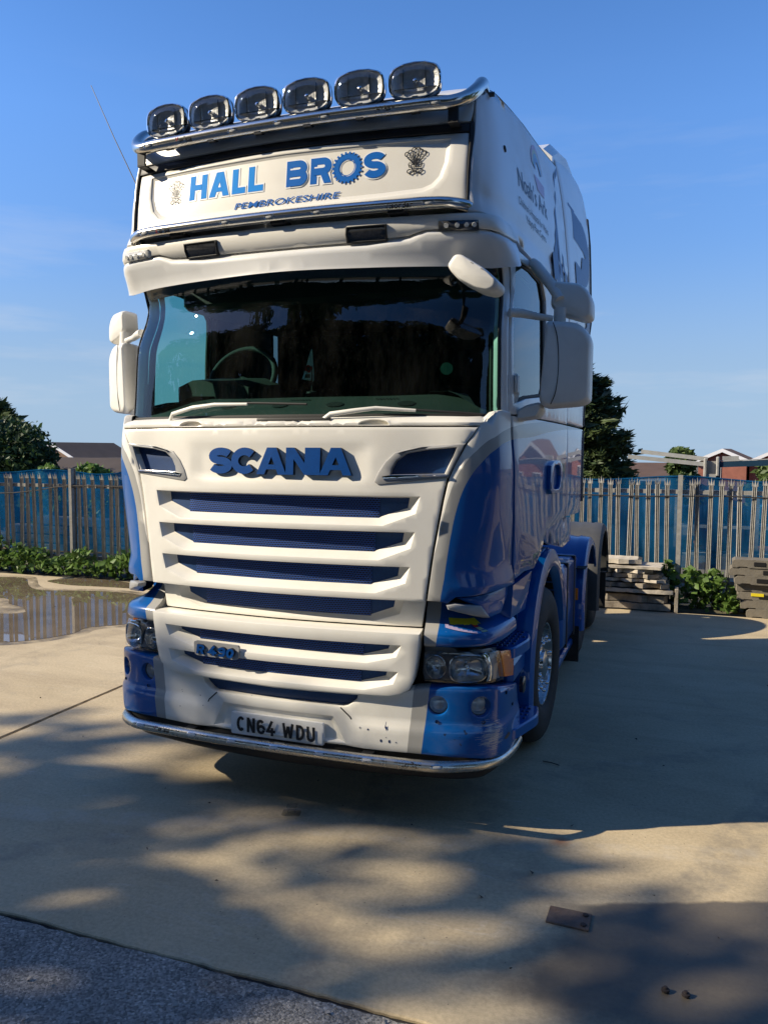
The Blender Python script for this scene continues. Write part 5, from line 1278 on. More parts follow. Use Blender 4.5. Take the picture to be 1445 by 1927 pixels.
# --- corner panels, shelf over the headlamp, headlamps
CORN=[(3.47,1.975),(3.02,1.892),(2.74,1.793),(2.59,1.725),(2.48,1.62),(2.375,1.49),(2.27,1.35),(2.205,1.25),(2.13,1.145),(2.58,1.143),(2.917,1.136),(3.234,1.165),(4.5,1.172),(5.3,1.176),(6.05,1.178),(6.0,1.28),(5.72,1.646),(5.57,1.9),(5.56,2.045),(4.9,2.052),(4.3,2.045),(3.85,2.015)]
corner=panel('corner_panel',LOW,CORN,'corner',ROOT,0,.04,.008,(),.05,offf=lambda t,z:.018*float(1-sm(1.2,1.28,z))*float(sm(3.0,3.8,abs(t))))
cl=both(corner)
def flap():
    o=panel('corner_flap',LOW,[(2.86,1.128),(2.93,1.108),(3.97,1.07),(4.66,1.05),(4.28,1.118),(3.2,1.135)],'silverplastic',ROOT,.012,.05,.01,(),.04)
    o['label']='grey plastic flap hanging under the blue corner panel'
    q=panel('corner_underside',LOW,[(3.3,1.16),(4.3,1.11),(4.75,1.05),(5.5,1.05),(5.95,1.12),(6.0,1.172)],'blue',ROOT,-.008,.05,.008,(),.04)
    both(q);both(o)['label']='grey plastic flap hanging under the blue corner panel'
flap()
shelfprof=[(.923,-.06),(.924,-.008),(.93,0),(.94,.004),(.98,.004),(.99,-.001),(1.0,-.012),(1.015,-.04),(1.05,-.085),(1.1,-.13),(1.16,-.15)]
shelf=skin('headlamp_shelf',LOW,np.linspace(2.06,6.15,44),shelfprof,'upcorner',ROOT,45,None,True)
def shelf_bits():
    # torn stickers left on the shelf
    def fn(u,v,h):
        V=[]
        for t,s in zip(u,v):
            zz=np.array([p[0] for p in shelfprof]);oo=np.array([p[1] for p in shelfprof])
            off=np.interp(s,zz,oo);V.append(LOW.pt(t,s)[0]+LOW.nrm(t,s)[0]*(off)+np.array([0,-.0015,.0025])*(1+h*500))
        return np.array(V)
    rr=random.Random(3)
    top=[(3.0+.14*i,1.05) for i in range(13)]
    bot=[(3.0+.14*i+rr.uniform(-.05,.05),1.018+rr.uniform(0,.006)) for i in range(12,-1,-1)]
    decal('torn_sticker',[[(3.0+.2*i,1.018+rr.uniform(0,.008)),(3.2+.2*i,1.018+rr.uniform(0,.008)),(3.2+.2*i,1.05),(3.0+.2*i,1.05)] for i in range(8)],fn,'yellow',shelf)
    decal('torn_sticker',[[(2.75+.17*i,1.012-.004*i),(2.92+.17*i,1.008-.004*i),(2.92+.17*i,1.02-.005*i+rr.uniform(0,.005)),(2.75+.17*i,1.024-.005*i)] for i in range(7)],fn,'lilac',shelf)
    decal('torn_sticker',[[(4.05,1.012),(4.3,1.012),(4.22,1.05),(3.97,1.05)]],fn,'red',shelf)
    decal('torn_sticker',[[(4.2,.988),(4.5,.988),(4.34,1.011),(4.08,1.011)]],fn,'palegreen',shelf)
shelf_bits()
both(shelf)
panel('washer_cover',LOW,[(2.83,.945),(3.25,.945),(3.25,.972),(2.83,.972)],'blue',shelf,.005,.004,.003)
def headlamp():
    h=panel('headlamp',LOW,[(2.02,.905),(1.98,.78),(2.02,.742),(3.0,.738),(4.3,.738),(5.9,.70),(6.02,.85),(5.2,.892),(4.3,.908),(2.9,.914)],'lampback',ROOT,-.075,.02,.004,(),.03)
    # round inner lamp and the larger shaped one beside it
    def bowl(t,z,rx,rz,dep,n=32,sq=2.0):
        Mx=frame(LOW,t,z,-.022);loops=[]
        for s,d in((1.06,.004),(1.0,.006),(.97,-.002),(.86,-dep*.4),(.6,-dep*.8),(.25,-dep)):
            l=[]
            for k in range(n):
                a=2*math.pi*k/n;c,q=math.cos(a),math.sin(a)
                l.append(tuple(Mx@Vector((rx*s*math.copysign(abs(c)**(2/sq),c),rz*s*math.copysign(abs(q)**(2/sq),q),d))))
            loops.append(l)
        return MB().loft(loops,False,True)
    r=bowl(2.31,.822,.047,.056,.05).build('reflector','headreflector',h,50)
    r2=bowl(3.32,.818,.088,.064,.05,40,3.2).build('reflector','headreflector',h,50)
    pr=xf(MB().lathe([(.026,-.03),(.028,-.012),(.02,-.004),(.0001,.001)],(0,0,0),'z',20),frame(LOW,2.31,.822,-.022)).build('projector_lens','lens',h,60)
    bu=xf(MB().lathe([(.0001,.0),(.007,-.002),(.008,-.03)],(0,0,0),'z',12),frame(LOW,3.32,.818,-.03)).build('bulb_shield','chrome',h,60)
    for k,tt in enumerate(np.linspace(-.9,.9,7)):
        pass
    fin=panel('side_trim',LOW,[(4.02,.888),(4.14,.86),(4.18,.82),(4.12,.775),(3.98,.75),(4.22,.75),(4.4,.78),(4.46,.82),(4.4,.865),(4.25,.89)],'chrome',h,-.02,.03,.003,(),.03)
    am=panel('indicator_lens',LOW,[(5.05,.878),(5.12,.748),(5.93,.709),(5.99,.835),(5.6,.862)],'lens_amber',h,-.006,.03,.004,(),.03)
    hs=panel('indicator_housing',LOW,[(4.62,.886),(4.55,.75),(5.2,.738),(5.18,.872)],'silverplastic',h,-.035,.03,.004,(),.03)
    cv=panel('lens_cover',LOW,[(2.06,.9),(2.02,.79),(2.06,.752),(3.0,.746),(4.35,.744),(5.06,.738),(5.0,.885),(4.3,.9),(2.9,.905)],'lens',h,-.006,.012,.005,(),.03)
    both(h,r,r2,pr,bu,fin,am,hs,cv)
headlamp()
# --- doors and cab sides
DOOR=[(5.63,2.028),(5.64,1.9),(5.79,1.646),(6.07,1.28),(6.14,1.19),(6.58,1.205),(7.0,1.19),(7.3,1.245),(7.62,1.385),(9.1,1.405),(9.12,2.028)]
door=panel('door',LOW,DOOR,'corner',ROOT,.004,.04,.006,(),.06)
both(door)
sk=panel('rear_skirt',LOW,[(7.66,1.368),(7.9,1.295),(8.3,1.255),(9.4,1.17),(10.2,1.17),(10.2,1.345),(9.3,1.395)],'blue',ROOT,-.03,.02,.004,(),.06);both(sk)
WIN=[(5.66,2.09),(5.58,2.59),(5.9,2.812),(6.75,2.822),(7.25,2.805),(7.42,2.72),(7.42,2.22),(7.3,2.165),(6.4,2.128)]
DF=[(5.12,2.036),(5.1,2.3),(5.08,2.56),(5.25,2.835),(6.06,2.856),(6.97,2.856),(9.1,2.856),(9.12,2.036)]
df=panel('door_frame',UP,DF,'white2',ROOT,0,.045,.006,[dict(outer=WIN,d=.03)],.06)
wg=panel('window_seal',UP,[(t+(.0),z) for t,z in WIN],'rubber',df,-.012,.015,.003,[dict(outer=[(5.7,2.103),(5.63,2.58),(5.93,2.797),(6.72,2.806),(7.2,2.79),(7.34,2.71),(7.34,2.23),(7.25,2.182),(6.4,2.143)],d=.012)],.05)
dg_=skin('window_glass',UP,np.linspace(5.5,7.5,14),[(z,-.02) for z in np.linspace(2.08,2.83,8)],'doorglass',df,60)
both(df,wg,dg_)
tr_=panel('door_trim',UP,[(4.6,2.03),(4.6,2.86),(9.1,2.86),(9.1,2.03)],'interior',ROOT,-.07,.01,.002,[dict(outer=[(5.6,2.1),(5.55,2.58),(5.85,2.80),(7.25,2.80),(7.40,2.7),(7.40,2.18)],d=.008)],.06);both(tr_)
pil=panel('windscreen_pillar',UP,[(4.47,2.036),(4.45,2.4),(4.42,2.80),(5.15,2.81),(5.04,2.56),(5.06,2.3),(5.08,2.036)],'white2',ROOT,0,.05,.006,(),.03);both(pil)
def upper_step_panels(): pass
# --- windscreen
ws=skin('windscreen',UP,np.linspace(-4.32,4.32,60),[(z,-.012) for z in np.linspace(2.012,2.81,14)],'windscreen',ROOT,80)
panel('windscreen_seal',UP,[(-4.46,2.012),(4.46,2.012),(4.43,2.82),(-4.43,2.82)],'rubber',ws,-.004,.012,.002,[dict(outer=[(-4.25,2.034),(4.25,2.034),(4.22,2.755),(-4.22,2.755)],d=.007)],.05)
# sun visor above it
def poff(t,z):
    t=abs(t);return .086*float(np.clip((2.872-z)/.098,0,1.1))*(1-.55*float(sm(4.8,6.1,t)))
PEAK=[(0,2.836),(1.0,2.838),(1.63,2.85),(1.96,2.872),(3.5,2.868),(4.2,2.867),(5.1,2.865),(6.02,2.884),(6.02,2.84),(5.75,2.80),(5.3,2.777),(4.7,2.771),(3.7,2.772),(2.77,2.774),(1.63,2.772),(0,2.77)]
peak=panel('sun_visor',UP,PEAK,'white2',ROOT,0,.13,.011,(),.025,sym=True,offf=poff,zc=2.83)
HEAD=[(0,2.843),(1.0,2.845),(1.62,2.857),(1.94,2.879),(3.5,2.875),(5.1,2.872),(6.04,2.892),(6.06,2.903),(5.8,2.956),(5.02,2.953),(3.95,2.948),(3.03,2.947),(0,2.951)]
header=panel('header_panel',UP,HEAD,'white',ROOT,0,.04,.006,(),.03,sym=True,zc=2.9)
for s in(1,-1):
    v=panel('visor_lamp',UP,[(s*t,z) for t,z in[(.755,2.847),(.76,2.914),(1.303,2.914),(1.29,2.847)]],'black',header,.012,.03,.004,[dict(outer=[(s*t,z) for t,z in[(.79,2.854),(.79,2.907),(1.27,2.907),(1.26,2.854)]],d=.006)],.03)
    g=panel('lamp_glass',UP,[(s*t,z) for t,z in[(.77,2.85),(.77,2.911),(1.29,2.911),(1.28,2.85)]],'darkglass',v,.0065,.003,.001,(),.03)
    l=panel('led_marker',UP,[(s*t,z) for t,z in[(2.2,2.874),(2.22,2.914),(3.54,2.912),(3.5,2.872)]],'darkglass' if s>0 else 'marker',header,.008,.02,.003,(),.03)
    for k in range(4):
        xf(MB().lathe([(.011,0),(.010,.003),(.006,.002),(.0001,.004)],(0,0,0),'z',14),frame(UP,s*(2.4+.3*k),2.893,.008)).build('led','marker',l,50)
# --- front sign panel
SIGN=[(0,3.34),(2.92,3.335),(2.95,3.2),(3.0,3.05),(3.0,2.992),(0,2.992)]
po=[(0,3.318),(2.37,3.31),(2.34,3.2),(2.22,3.125),(2.05,3.085),(1.85,3.066),(1.2,3.056),(0,3.05)]
pi_=[(0,3.305),(2.29,3.298),(2.26,3.2),(2.15,3.135),(2.0,3.102),(1.82,3.086),(1.2,3.077),(0,3.071)]
def symm(q): return q+[(-t,z) for t,z in q[::-1] if abs(t)>1e-6]
sign=panel('front_sign',UP,SIGN,'white',ROOT,-.012,.02,.004,[dict(outer=symm(po),inner=symm(pi_),d=.011,floor=True,edge=.005)],.03,sym=True)
SOFF=-.0215
for s in(1,-1):
    panel('sign_rubber',UP,[(s*t,z) for t,z in[(2.935,3.385),(3.09,3.385),(3.06,3.2),(3.07,2.97),(3.0,2.97),(2.955,3.2)]],'rubber',sign,.001,.03,.003,(),.03)
panel('sign_channel_shadow',UP,[(0,3.382),(2.94,3.38),(2.93,3.338),(0,3.343)],'black',ROOT,-.004,.03,.004,(),.03,sym=True)  # black channel; the dark band also stands in for the light bar's shadow
def sign_print():
    L=[]
    # HALL BROS : widths measured along the panel
    h=.128;z0=3.153
    def put(ch,x0,x1,t,hh=h,zb=z0):
        w=(x1-x0)/hh;return [[(x0+a*hh,zb+b*hh) for a,b in q] for q in glyph(ch,w,t)]
    lay=[('H',-.566,-.456),('A',-.440,-.318),('L',-.301,-.222),('L',-.205,-.118),('B',.012,.122),('R',.142,.252),('S',.416,.528)]
    def outline(ch,x0,x1,col):
        return
    for ch,x0,x1 in lay:
        ps=put(ch,x0,x1,.27)
        # white keyline just behind each letter
        o=put(ch,x0-.006,x1+.006,.36,h+.014,z0-.007)
        decal('sign_keyline',[[(a,b-3.2) for a,b in q] for q in o],on(UP,0,3.2,SOFF+.0004),'vinylwhite',sign,0,None,.00004)
        decal('sign_letter',[[(a,b-3.2) for a,b in q] for q in ps],on(UP,0,3.2,SOFF+.0012),'cyan' if x0<-.1 else 'midblue',sign,0,None,.0001)
    # the O is a cog
    cx,cz,R=.333,3.217,.070
    ps=strip(ell(cx,cz-3.2,R*.8,R*.8,0,360,36)[:-1],R*.36,True)
    for k in range(22):
        a=2*math.pi*k/22;c,s=math.cos(a),math.sin(a)
        q=[(R*.96,-.006),(R*1.13,-.0045),(R*1.13,.0045),(R*.96,.006)]
        ps.append([(cx+x*c-y*s,cz-3.2+x*s+y*c) for x,y in q])
    decal('sign_letter',ps,on(UP,0,3.2,SOFF+.0012),'midblue',sign,0,None,.00003)
    decal('sign_keyline',strip(ell(cx,cz-3.2,R*.56,R*.56,0,360,36)[:-1],.004,True),on(UP,0,3.2,SOFF+.0026),'midblue',sign,0,None,0)
    decal_text('sign_lettering','PEMBROKESHIRE',on(UP,.012,3.087,SOFF+.002),.031,'midblue',sign,.008,.2,True,.585)
    # three-feather crests either side
    def crest(cx,cz,k):
        st=[]
        def s(p,w=.005): 
            st.extend(strip([(cx+x*k,cz-3.2+y*k) for x,y in p],w))
        def plume(ang,l):
            c,q=math.cos(ang),math.sin(ang)
            R_=lambda p:[(x*c-y*q,x*q+y*c-.1) for x,y in p]
            s(R_([(-.05,0),(-.1,.35*l),(-.17,.62*l)]));s(R_([(.05,0),(.1,.35*l),(.17,.62*l)]))
            s(R_([(0,.05),(0,.78*l)]),.003)
            s(R_(ell(-.1,.78*l,.11,.12,0,250,10)));s(R_(ell(.1,.78*l,.11,.12,180,-70,10)))
            for m in(.3,.45,.6): s(R_([(0,m*l),(-.09-.05*m,(m+.14)*l)]),.0025);s(R_([(0,m*l),(.09+.05*m,(m+.14)*l)]),.0025)
        plume(0,1.05);plume(.52,.95);plume(-.52,.95)
        # crown
        s([(-.36,-.02),(-.3,-.2),(.3,-.2),(.36,-.02)]);s([(-.33,-.1),(.33,-.1)],.003)
        for i in range(6):
            x=-.36+.12*i;s([(x,-.02),(x+.06,.05),(x+.12,-.02)],.003)
        # ribbon and quills
        s(ell(-.28,-.42,.13,.1,60,330,10));s(ell(.28,-.42,.13,.1,120,-150,10));s([(-.2,-.28),(0,-.44),(.2,-.28)]);s([(-.3,-.56),(-.05,-.44)]);s([(.3,-.56),(.05,-.44)])
        s([(-.05,-.22),(-.02,-.62)],.003);s([(.05,-.22),(.02,-.62)],.003);s([(-.14,-.24),(-.22,-.6)],.003);s([(.14,-.24),(.22,-.6)],.003)
        decal('sign_crest',st,on(UP,0,3.2,SOFF+.002),'grey_ink' if cx<0 else 'ink',sign,0,None,.00001)
    crest(-.664,3.202,.088);crest(.672,3.208,.092)
sign_print()
# --- roof
front_cap=panel('roof_front',UP,[(0,3.386),(2.97,3.384),(3.1,3.43),(3.28,3.505),(2.6,3.515),(0,3.525)],'white',ROOT,0,.03,.004,(),.03,sym=True)
SIDE=[(3.09,2.957),(3.08,3.2),(3.15,3.38),(3.3,3.508),(3.8,3.56),(4.39,3.6),(5.5,3.63),(6.58,3.652),(7.2,3.667),(7.83,3.68),(8.41,3.708),(9.0,3.74),(9.03,2.868),(7.5,2.868),(6.4,2.9),(6.2,2.92),(5.8,2.964),(5.02,2.961),(3.95,2.956)]
side=panel('roof_side',UP,SIDE,'white2',ROOT,0,.03,.006,(),.04,offf=lambda t,z:-.014*float(1-sm(3.015,3.04,z))*float(sm(3.6,4.4,abs(t))))
def roof():
    T=[3.3,3.55,3.8,4.39,5.0,5.5,6.0,6.58,7.2,7.83,8.41,9.0];Z=[3.508,3.536,3.56,3.6,3.616,3.63,3.641,3.652,3.667,3.68,3.708,3.74]
    P=UP.pt(np.array(T),np.array(Z));n=33;V=[];F=[]
    zc=lambda y:np.interp(y,[.1,.2,.35,.5,.7,.9,1.3,1.95],[3.525,3.56,3.64,3.705,3.785,3.85,3.915,3.945])
    js=np.sign(np.linspace(-1,1,n))*np.abs(np.linspace(-1,1,n))**.8
    for i,p in enumerate(P):
        bow=(p[1]-.115) if i==0 else max(0,.1*(1-i/6))
        for j in js:
            y=p[1]-bow*(1-j*j)
            zz=p[2]+max(0,zc(y)-p[2])*(1-abs(j)**5)
            V.append((p[0]*j,y,zz))
    for i in range(len(P)-1):
        for k in range(n-1): F.append((i*n+k,i*n+k+1,(i+1)*n+k+1,(i+1)*n+k))
    # rear face down
    m=len(V);V+=[(x,y+.0,2.87) for x,y,z in V[-n:]]
    F+=[(m-n+k,m-n+k+1,m+k+1,m+k) for k in range(n-1)]
    mk('roof',V,F,'white2',ROOT,50)
roof()
def side_print(par):
    fs=lambda a,z,o=.002:on(UP,a,z,o)
    a0=float(t2a(UP,6.47,3.2));a1=float(t2a(UP,7.8,3.2));ac=(a0+a1)/2
    decal_text('side_lettering',"Noah's Ark",fs(ac,3.275),.10,'navy_ink',par,.0,.06,True,a1-a0)
    decal_text('side_lettering',"Children's Hospital for Wales",fs(ac,3.148),.04,'grey_ink',par,0,0,True,a1-a0)
    decal_text('side_lettering',"Ysbyty Plant Cymru",fs(ac+.03,3.085),.04,'grey_ink',par,0,0,True,(a1-a0)*.68)
    cols=[((.5,.25,.4),.17),((.55,.5,.2),.145),((.1,.35,.5),.12),((.1,.2,.5),.095)]
    for i,(c,r) in enumerate(cols):
        m=M.setdefault('rb%d'%i,mat('rainbow_vinyl',c,rough=.3))
        decal('side_logo',strip(ell(0,0,r*.8,r,15,165,14),.024),fs(ac+.16,3.44,.002+.0003*i),m,par,0,None,0)
    decal('side_logo',[[(-.13,-.02),(.13,-.02),(.09,-.1),(-.09,-.1)]],fs(ac+.16,3.44,.002),M['rb0'],par)
    xf(MB().lathe([(.017,.0),(.016,.003),(.0001,.002)],(0,0,0),'z',18),frame(UP,5.93,3.347,.001)).build('side_plug','gap',par,60)
    # stepped blue shapes on the roof side, ending before the fairing
    q=[(7.9,2.9),(8.2,2.95),(8.18,3.1),(8.45,3.25),(8.4,3.4),(8.72,3.5),(8.75,3.7),(8.98,3.72),(9.0,2.88)]
    tt=[(float(t2a(UP,t,3.3)),z-3.3) for t,z in q]
    ps=[[(tt[0][0]+.0,-.42),(tt[1][0],-.36),(tt[1][0],-.2),(tt[0][0]+.02,-.25)]]
    for x0,x1,z0,z1 in((8.05,8.2,-.42,-.15),(8.2,8.32,-.42,-.05),(8.32,8.44,-.36,.1),(8.5,8.62,-.42,.22),(8.62,8.74,-.3,.36),(8.8,8.98,-.42,.42)):
        A0,A1=float(t2a(UP,x0,3.3)),float(t2a(UP,x1,3.3));ps.append([(A0,z0),(A1,z0),(A1,z1),(A0,z1-.06)])
    decal('side_blue_shapes',ps,on(UP,0,3.3,.002),'sideblue',par)
side_print(side)
sl=both(side)
# --- rear side fairing, lower and upper leaf
FU=[(9.12,2.045),(9.1,3.2),(9.06,3.80),(9.6,3.86),(10.1,3.90),(10.5,3.905),(10.8,3.87),(10.95,3.74),(11,3.3),(11,2.045)]
FL=[(9.16,2.03),(9.16,1.42),(9.3,1.395),(10.6,1.36),(10.9,1.38),(11,1.45),(11,2.03)]
fu=panel('side_fairing',UP,FU,'white2',ROOT,0,.04,.012,(),.06)
def big_b(par):
    a0=float(t2a(UP,9.42,3.1));w=.92;h=1.02
    ps=[]
    t=.23
    ps+=[[(0,0),(t,0),(t,h),(0,h)]]
    ps+=strip([(t*.5,h-t/2),(w*.52,h-t/2)]+ell(w*.56,h*.765,w*.32,h*.235-t/2+.005,85,-85,10)+[(w*.52,h*.53),(t*.5,h*.53)],t*.9)
    ps+=strip([(t*.5,h*.5),(w*.55,h*.5)]+ell(w*.6,h*.27,w*.33,h*.25-t/2+.01,85,-85,10)+[(w*.52,t/2),(t*.5,t/2)],t*.9)
    decal('side_letter',[[(a0+x,z-.55) for x,z in q] for q in ps],on(UP,0,3.1,.002),'sideblue',par,0,None,.0002)
    decal('side_band',[[(a0-.2,-.78),(a0+1.0,-.78),(a0+1.0,-.58),(a0-.2,-.58)]],on(UP,0,3.1,.002),'sideblue',par)
    decal('side_band',[[(a0+.35,-.8),(a0+.45,-.8),(a0+.75,-.56),(a0+.65,-.56)]],on(UP,0,3.1,.0032),'vinylwhite',par)
big_b(fu);both(fu)
fl=panel('side_fairing',LOW,FL,'corner',ROOT,0,.04,.01,(),.06);both(fl)
def fairing_edge(S,z0,z1,nm):
    zs=np.linspace(z0,z1,9);V=[];F=[]
    for z in zs:
        p=S.pt(11,z)[0]
        for dx,dy in((.004,-.006),(.008,.03),(-.02,.045),(-.05,.02),(-.05,-.01)): V.append((p[0]+dx,p[1]+dy,z))
    for i in range(8):
        for k in range(5): F.append((i*5+k,i*5+(k+1)%5,(i+1)*5+(k+1)%5,(i+1)*5+k))
    F+=[tuple(range(4,-1,-1)),tuple(40+k for k in range(5))]
    o=mk('fairing_rubber',V,F,'rubber',ROOT,40);mirror(o)
fairing_edge(UP,2.06,3.72,'u');fairing_edge(LOW,1.44,2.02,'l')
def spoiler():
    P=UP.pt(np.array([8.9,9.4,9.9,10.3]),np.array([3.70,3.8,3.86,3.9]));b=MB();loops=[]
    for i,p in enumerate(P):
        x,y=p[0]-.02,p[1];z=p[2];hz=[.14,.17,.16,.05][i]
        loops.append([(-x,y,z-.2),(x,y,z-.2),(x,y,z+hz*.6),(x-.06,y,z+hz),(-x+.06,y,z+hz),(-x,y,z+hz*.6)])
    b.loft(loops).build('roof_spoiler','white2',ROOT,40)
spoiler()
# --- wheel arch, steps, skirts
def arch():
    cy,cz=1.45,.5;b=MB();loops=[]
    sec=lambda ro,ri:[(.98,ri),(1.105,ri),(1.128,ri+.012),(1.15,ri+.03),(1.155,ro-.05),(1.14,ro-.012),(1.09,ro),(.98,ro)]
    for a in np.linspace(math.radians(184),math.radians(-2),34):
        loops.append([(x,cy+r*math.cos(a),cz+r*math.sin(a)) for x,r in sec(.745,.60)])
    # front leg runs straight down to the step
    first=[(x,cy-r,.36) for x,r in sec(.745,.60)]
    last=[(x,cy+r,.62) for x,r in sec(.745,.60)]
    o=b.loft([first]+loops[:-3]).build('wheel_arch','blue',ROOT,45);mirror(o)
    l=MB();loops=[]
    for a in np.linspace(math.radians(190),math.radians(-10),24):
        loops.append([(x,cy+r*math.cos(a),cz+r*math.sin(a)) for x,r in((.7,.6),(1.1,.6),(1.1,.63),(.7,.63))])
    o=l.loft(loops).build('arch_liner','black',ROOT,40);mirror(o)
arch()
def steps():
    def tread(z,P,nm):
        P=rounded(P,[0,.06,.09,0,0][:len(P)] if len(P)==5 else .05)
        if area2(P)<0:P=P[::-1]
        b=MB();b.loft([[(x,y,z-.055) for x,y in P],[(x,y,z-.008) for x,y in P],[(x,y,z) for x,y in inset(P,.008)]])
        o=b.build('step','blue',ROOT,30)
        rp=MB();xs=np.arange(.78,1.2,.026);ys=np.arange(P and min(p[1] for p in P)+.03,max(p[1] for p in P)-.02,.055)
        Pi=inset(P,.022)
        for y in ys:
            for x in xs:
                if inside(np.array([[x,y],[x+.016,y]]),Pi).all(): rp.box(x,x+.015,y,y+.014,z-.002,z+.006,.002)
        r=rp.build('step_treads','meshblue',o,30,kind='stuff')
        q=mirror(o);k=mirror(r);k.parent=q
    tread(.45,[(.8,.36),(1.13,.30),(1.215,.6),(1.19,.74),(.8,.79)],'l')
    tread(.86,[(.85,.38),(1.12,.34),(1.165,.6),(1.13,.74),(.85,.8)],'u')
    w=MB();w.box(.86,.90,.33,.86,.44,1.17);w.box(.8,1.05,.80,.84,.36,1.16);w.box(.86,1.11,.4,.83,.64,.78,.03)
    o=w.build('step_well','blue',ROOT,30);mirror(o)
    s=MB().lathe([(.045,0),(.046,.02),(.036,.026),(.0001,.028)],(1.11,.62,.60),'x',20).build('step_lamp','darkglass',ROOT,40);mirror(s)
    u=MB();u.loft([[(.9,.4,1.0),(1.09,.42,1.0),(1.1,.78,.98),(.9,.8,.98)],[(.9,.4,1.17),(1.1,.42,1.17),(1.13,.8,1.19),(.9,.8,1.19)]])
    o=u.build('step_side','blue',ROOT,30);mirror(o)
steps()
def wheel_proto():
    w=bpy.data.objects.new('wheel',None);COL.objects.link(w);w.empty_display_size=.2;w.parent=ROOT
    prof=[(.262,-.03),(.272,-.012),(.30,.004),(.345,.014),(.40,.013),(.44,.004),(.468,-.012),(.485,-.034),(.493,-.055),(.497,-.07),(.488,-.074),(.488,-.084),(.498,-.088),(.5,-.12),(.489,-.124),(.489,-.134),(.5,-.138),(.5,-.18),(.489,-.184),(.489,-.194),(.5,-.198),(.498,-.235),(.488,-.25),(.46,-.29),(.4,-.31),(.3,-.3),(.262,-.27)]
    t=MB().lathe(prof,(0,0,0),'x',64).build('tyre','tyre',w,50)
    r=MB().lathe([(.266,-.028),(.262,-.014),(.255,-.016),(.25,-.03),(.244,-.075),(.225,-.1),(.21,-.1),(.195,-.085),(.135,-.09),(.125,-.085),(.118,-.05),(.11,-.035),(.09,-.03),(.085,-.01),(.06,.0),(.0001,.003)],(0,0,0),'x',48).build('rim','alu',w,40)
    n=MB().lathe([(.018,-.085),(.018,-.045),(.016,-.04),(.0135,-.038),(.0135,-.01),(.009,.0),(.0001,.002)],(0,0,0),'x',10)
    first=None
    for k in range(10):
        a=2*math.pi*k/10+.2
        if first is None: first=n.build('wheel_nut','chrome',w,40);first.location=(0,.168*math.cos(a),.168*math.sin(a))
        else: copy_part(first,w,loc=(0,.168*math.cos(a),.168*math.sin(a)))
    h=MB()
    for k in range(10):
        a=2*math.pi*(k+.5)/10+.2;h.lathe([(.0001,-.0835),(.026,-.0835)],(0,.2*math.cos(a),.2*math.sin(a)),'x',12)
    h.build('rim_holes','gap',w,0,fix=False)
    w.location=(1.128,1.45,.5);w.rotation_euler=(0,0,math.radians(-2));return w
W0=wheel_proto()
def copy_tree(o,parent,loc,rz=0):
    c=o.copy();COL.objects.link(c);c.parent=parent;c.location=loc;c.rotation_euler=(0,0,rz)
    for ch in [x for x in bpy.data.objects if x.parent==o]:
        d=ch.copy();COL.objects.link(d);d.parent=c
    return c
Y2,Y3=3.68,4.9
copy_tree(W0,ROOT,(-1.128,1.45,.5),math.pi+math.radians(-2))
for y in(Y2,Y3):
    copy_tree(W0,ROOT,(1.10,y,.5),0);copy_tree(W0,ROOT,(-1.10,y,.5),math.pi)
def mudguards():
    def guard(y,ro,m,x1,a0,a1,x0=.76,zl=.36,nm='mudguard'):
        b=MB();loops=[]
        sec=[(x0,ro-.03),(x1-.02,ro-.03),(x1-.02,ro-.07),(x1,ro-.07),(x1,ro-.03),(x1-.02,ro),(x1-.1,ro+.012),(x1-.12,ro+.004),(x1-.22,ro+.014),(x1-.24,ro+.006),(x1-.34,ro+.012),(x0,ro)]
        if zl: loops.append([(x,y-r,zl) for x,r in sec])
        for a in np.linspace(math.radians(a0),math.radians(a1),22): loops.append([(x,y+r*math.cos(a),.5+r*math.sin(a)) for x,r in sec])
        o=b.loft(loops).build(nm,m,ROOT,40);return o
    g=guard(Y2,.585,'blue',1.185,180,30);mirror(g)
    mkr=MB().box(1.11,1.135,Y2-.602,Y2-.588,.62,.72,.003).build('side_marker','lens_amber',g,30)
    jn=MB().box(.74,1.19,Y2-.6,Y2-.4,.88,.886).build('guard_joint','gap',g,0)
    g3=guard(Y3,.6,'greyplastic',1.2,178,2,zl=.3);mirror(g3)
    f=MB().box(.78,1.15,Y2-.6,Y2-.585,.1,.4,.003).build('mudflap','rubber',ROOT,30);mirror(f)
    f=MB().box(.78,1.17,Y3+.6,Y3+.615,.1,.5,.003).build('mudflap','rubber',ROOT,30);mirror(f)
mudguards()
def chassis():
    b=MB();b.box(-.42,-.34,.5,6.1,.72,1.0);b.box(.34,.42,.5,6.1,.72,1.0)
    for y in(1.45,Y2,Y3): b.box(-.8,.8,y-.07,y+.07,.42,.56,.02)
    b.box(-.34,.34,.6,2.6,.42,1.25,.05);b.box(-.8,.8,.25,.8,.36,1.1,.05);b.box(-.8,.8,2.1,2.2,.5,1.6);b.box(-.5,.5,3.6,4.8,1.0,1.12,.02)
    b.build('chassis','black',ROOT,30)
    t=MB();P=rounded([(2.28,.36),(3.2,.36),(3.2,1.0),(2.28,1.0)],.1)
    if area2(P)<0:P=P[::-1]
    t.loft([[(.55,y,z) for y,z in inset(P,.02)],[(.57,y,z) for y,z in P],[(1.09,y,z) for y,z in P],[(1.115,y,z) for y,z in inset(P,.03)]])
    o=t.build('fuel_tank','blue',ROOT,40);mirror(o)
    c=MB().lathe([(.07,0),(.072,.03),(.06,.05),(.0001,.055)],(.95,2.42,1.0),'z',20).build('tank_cap','steel',o,40)
    for y in(2.5,2.95): MB().box(.54,1.121,y,y+.05,.352,1.006,.004).build('tank_strap','black',o,30)
    s=MB();s.box(1.05,1.1,2.2,3.3,.24,.3,.015);s.box(1.0,1.02,2.2,3.3,.28,.4);s.build('side_rail','blue',ROOT,30)
    mirror(bpy.data.objects['side_rail'])
chassis()
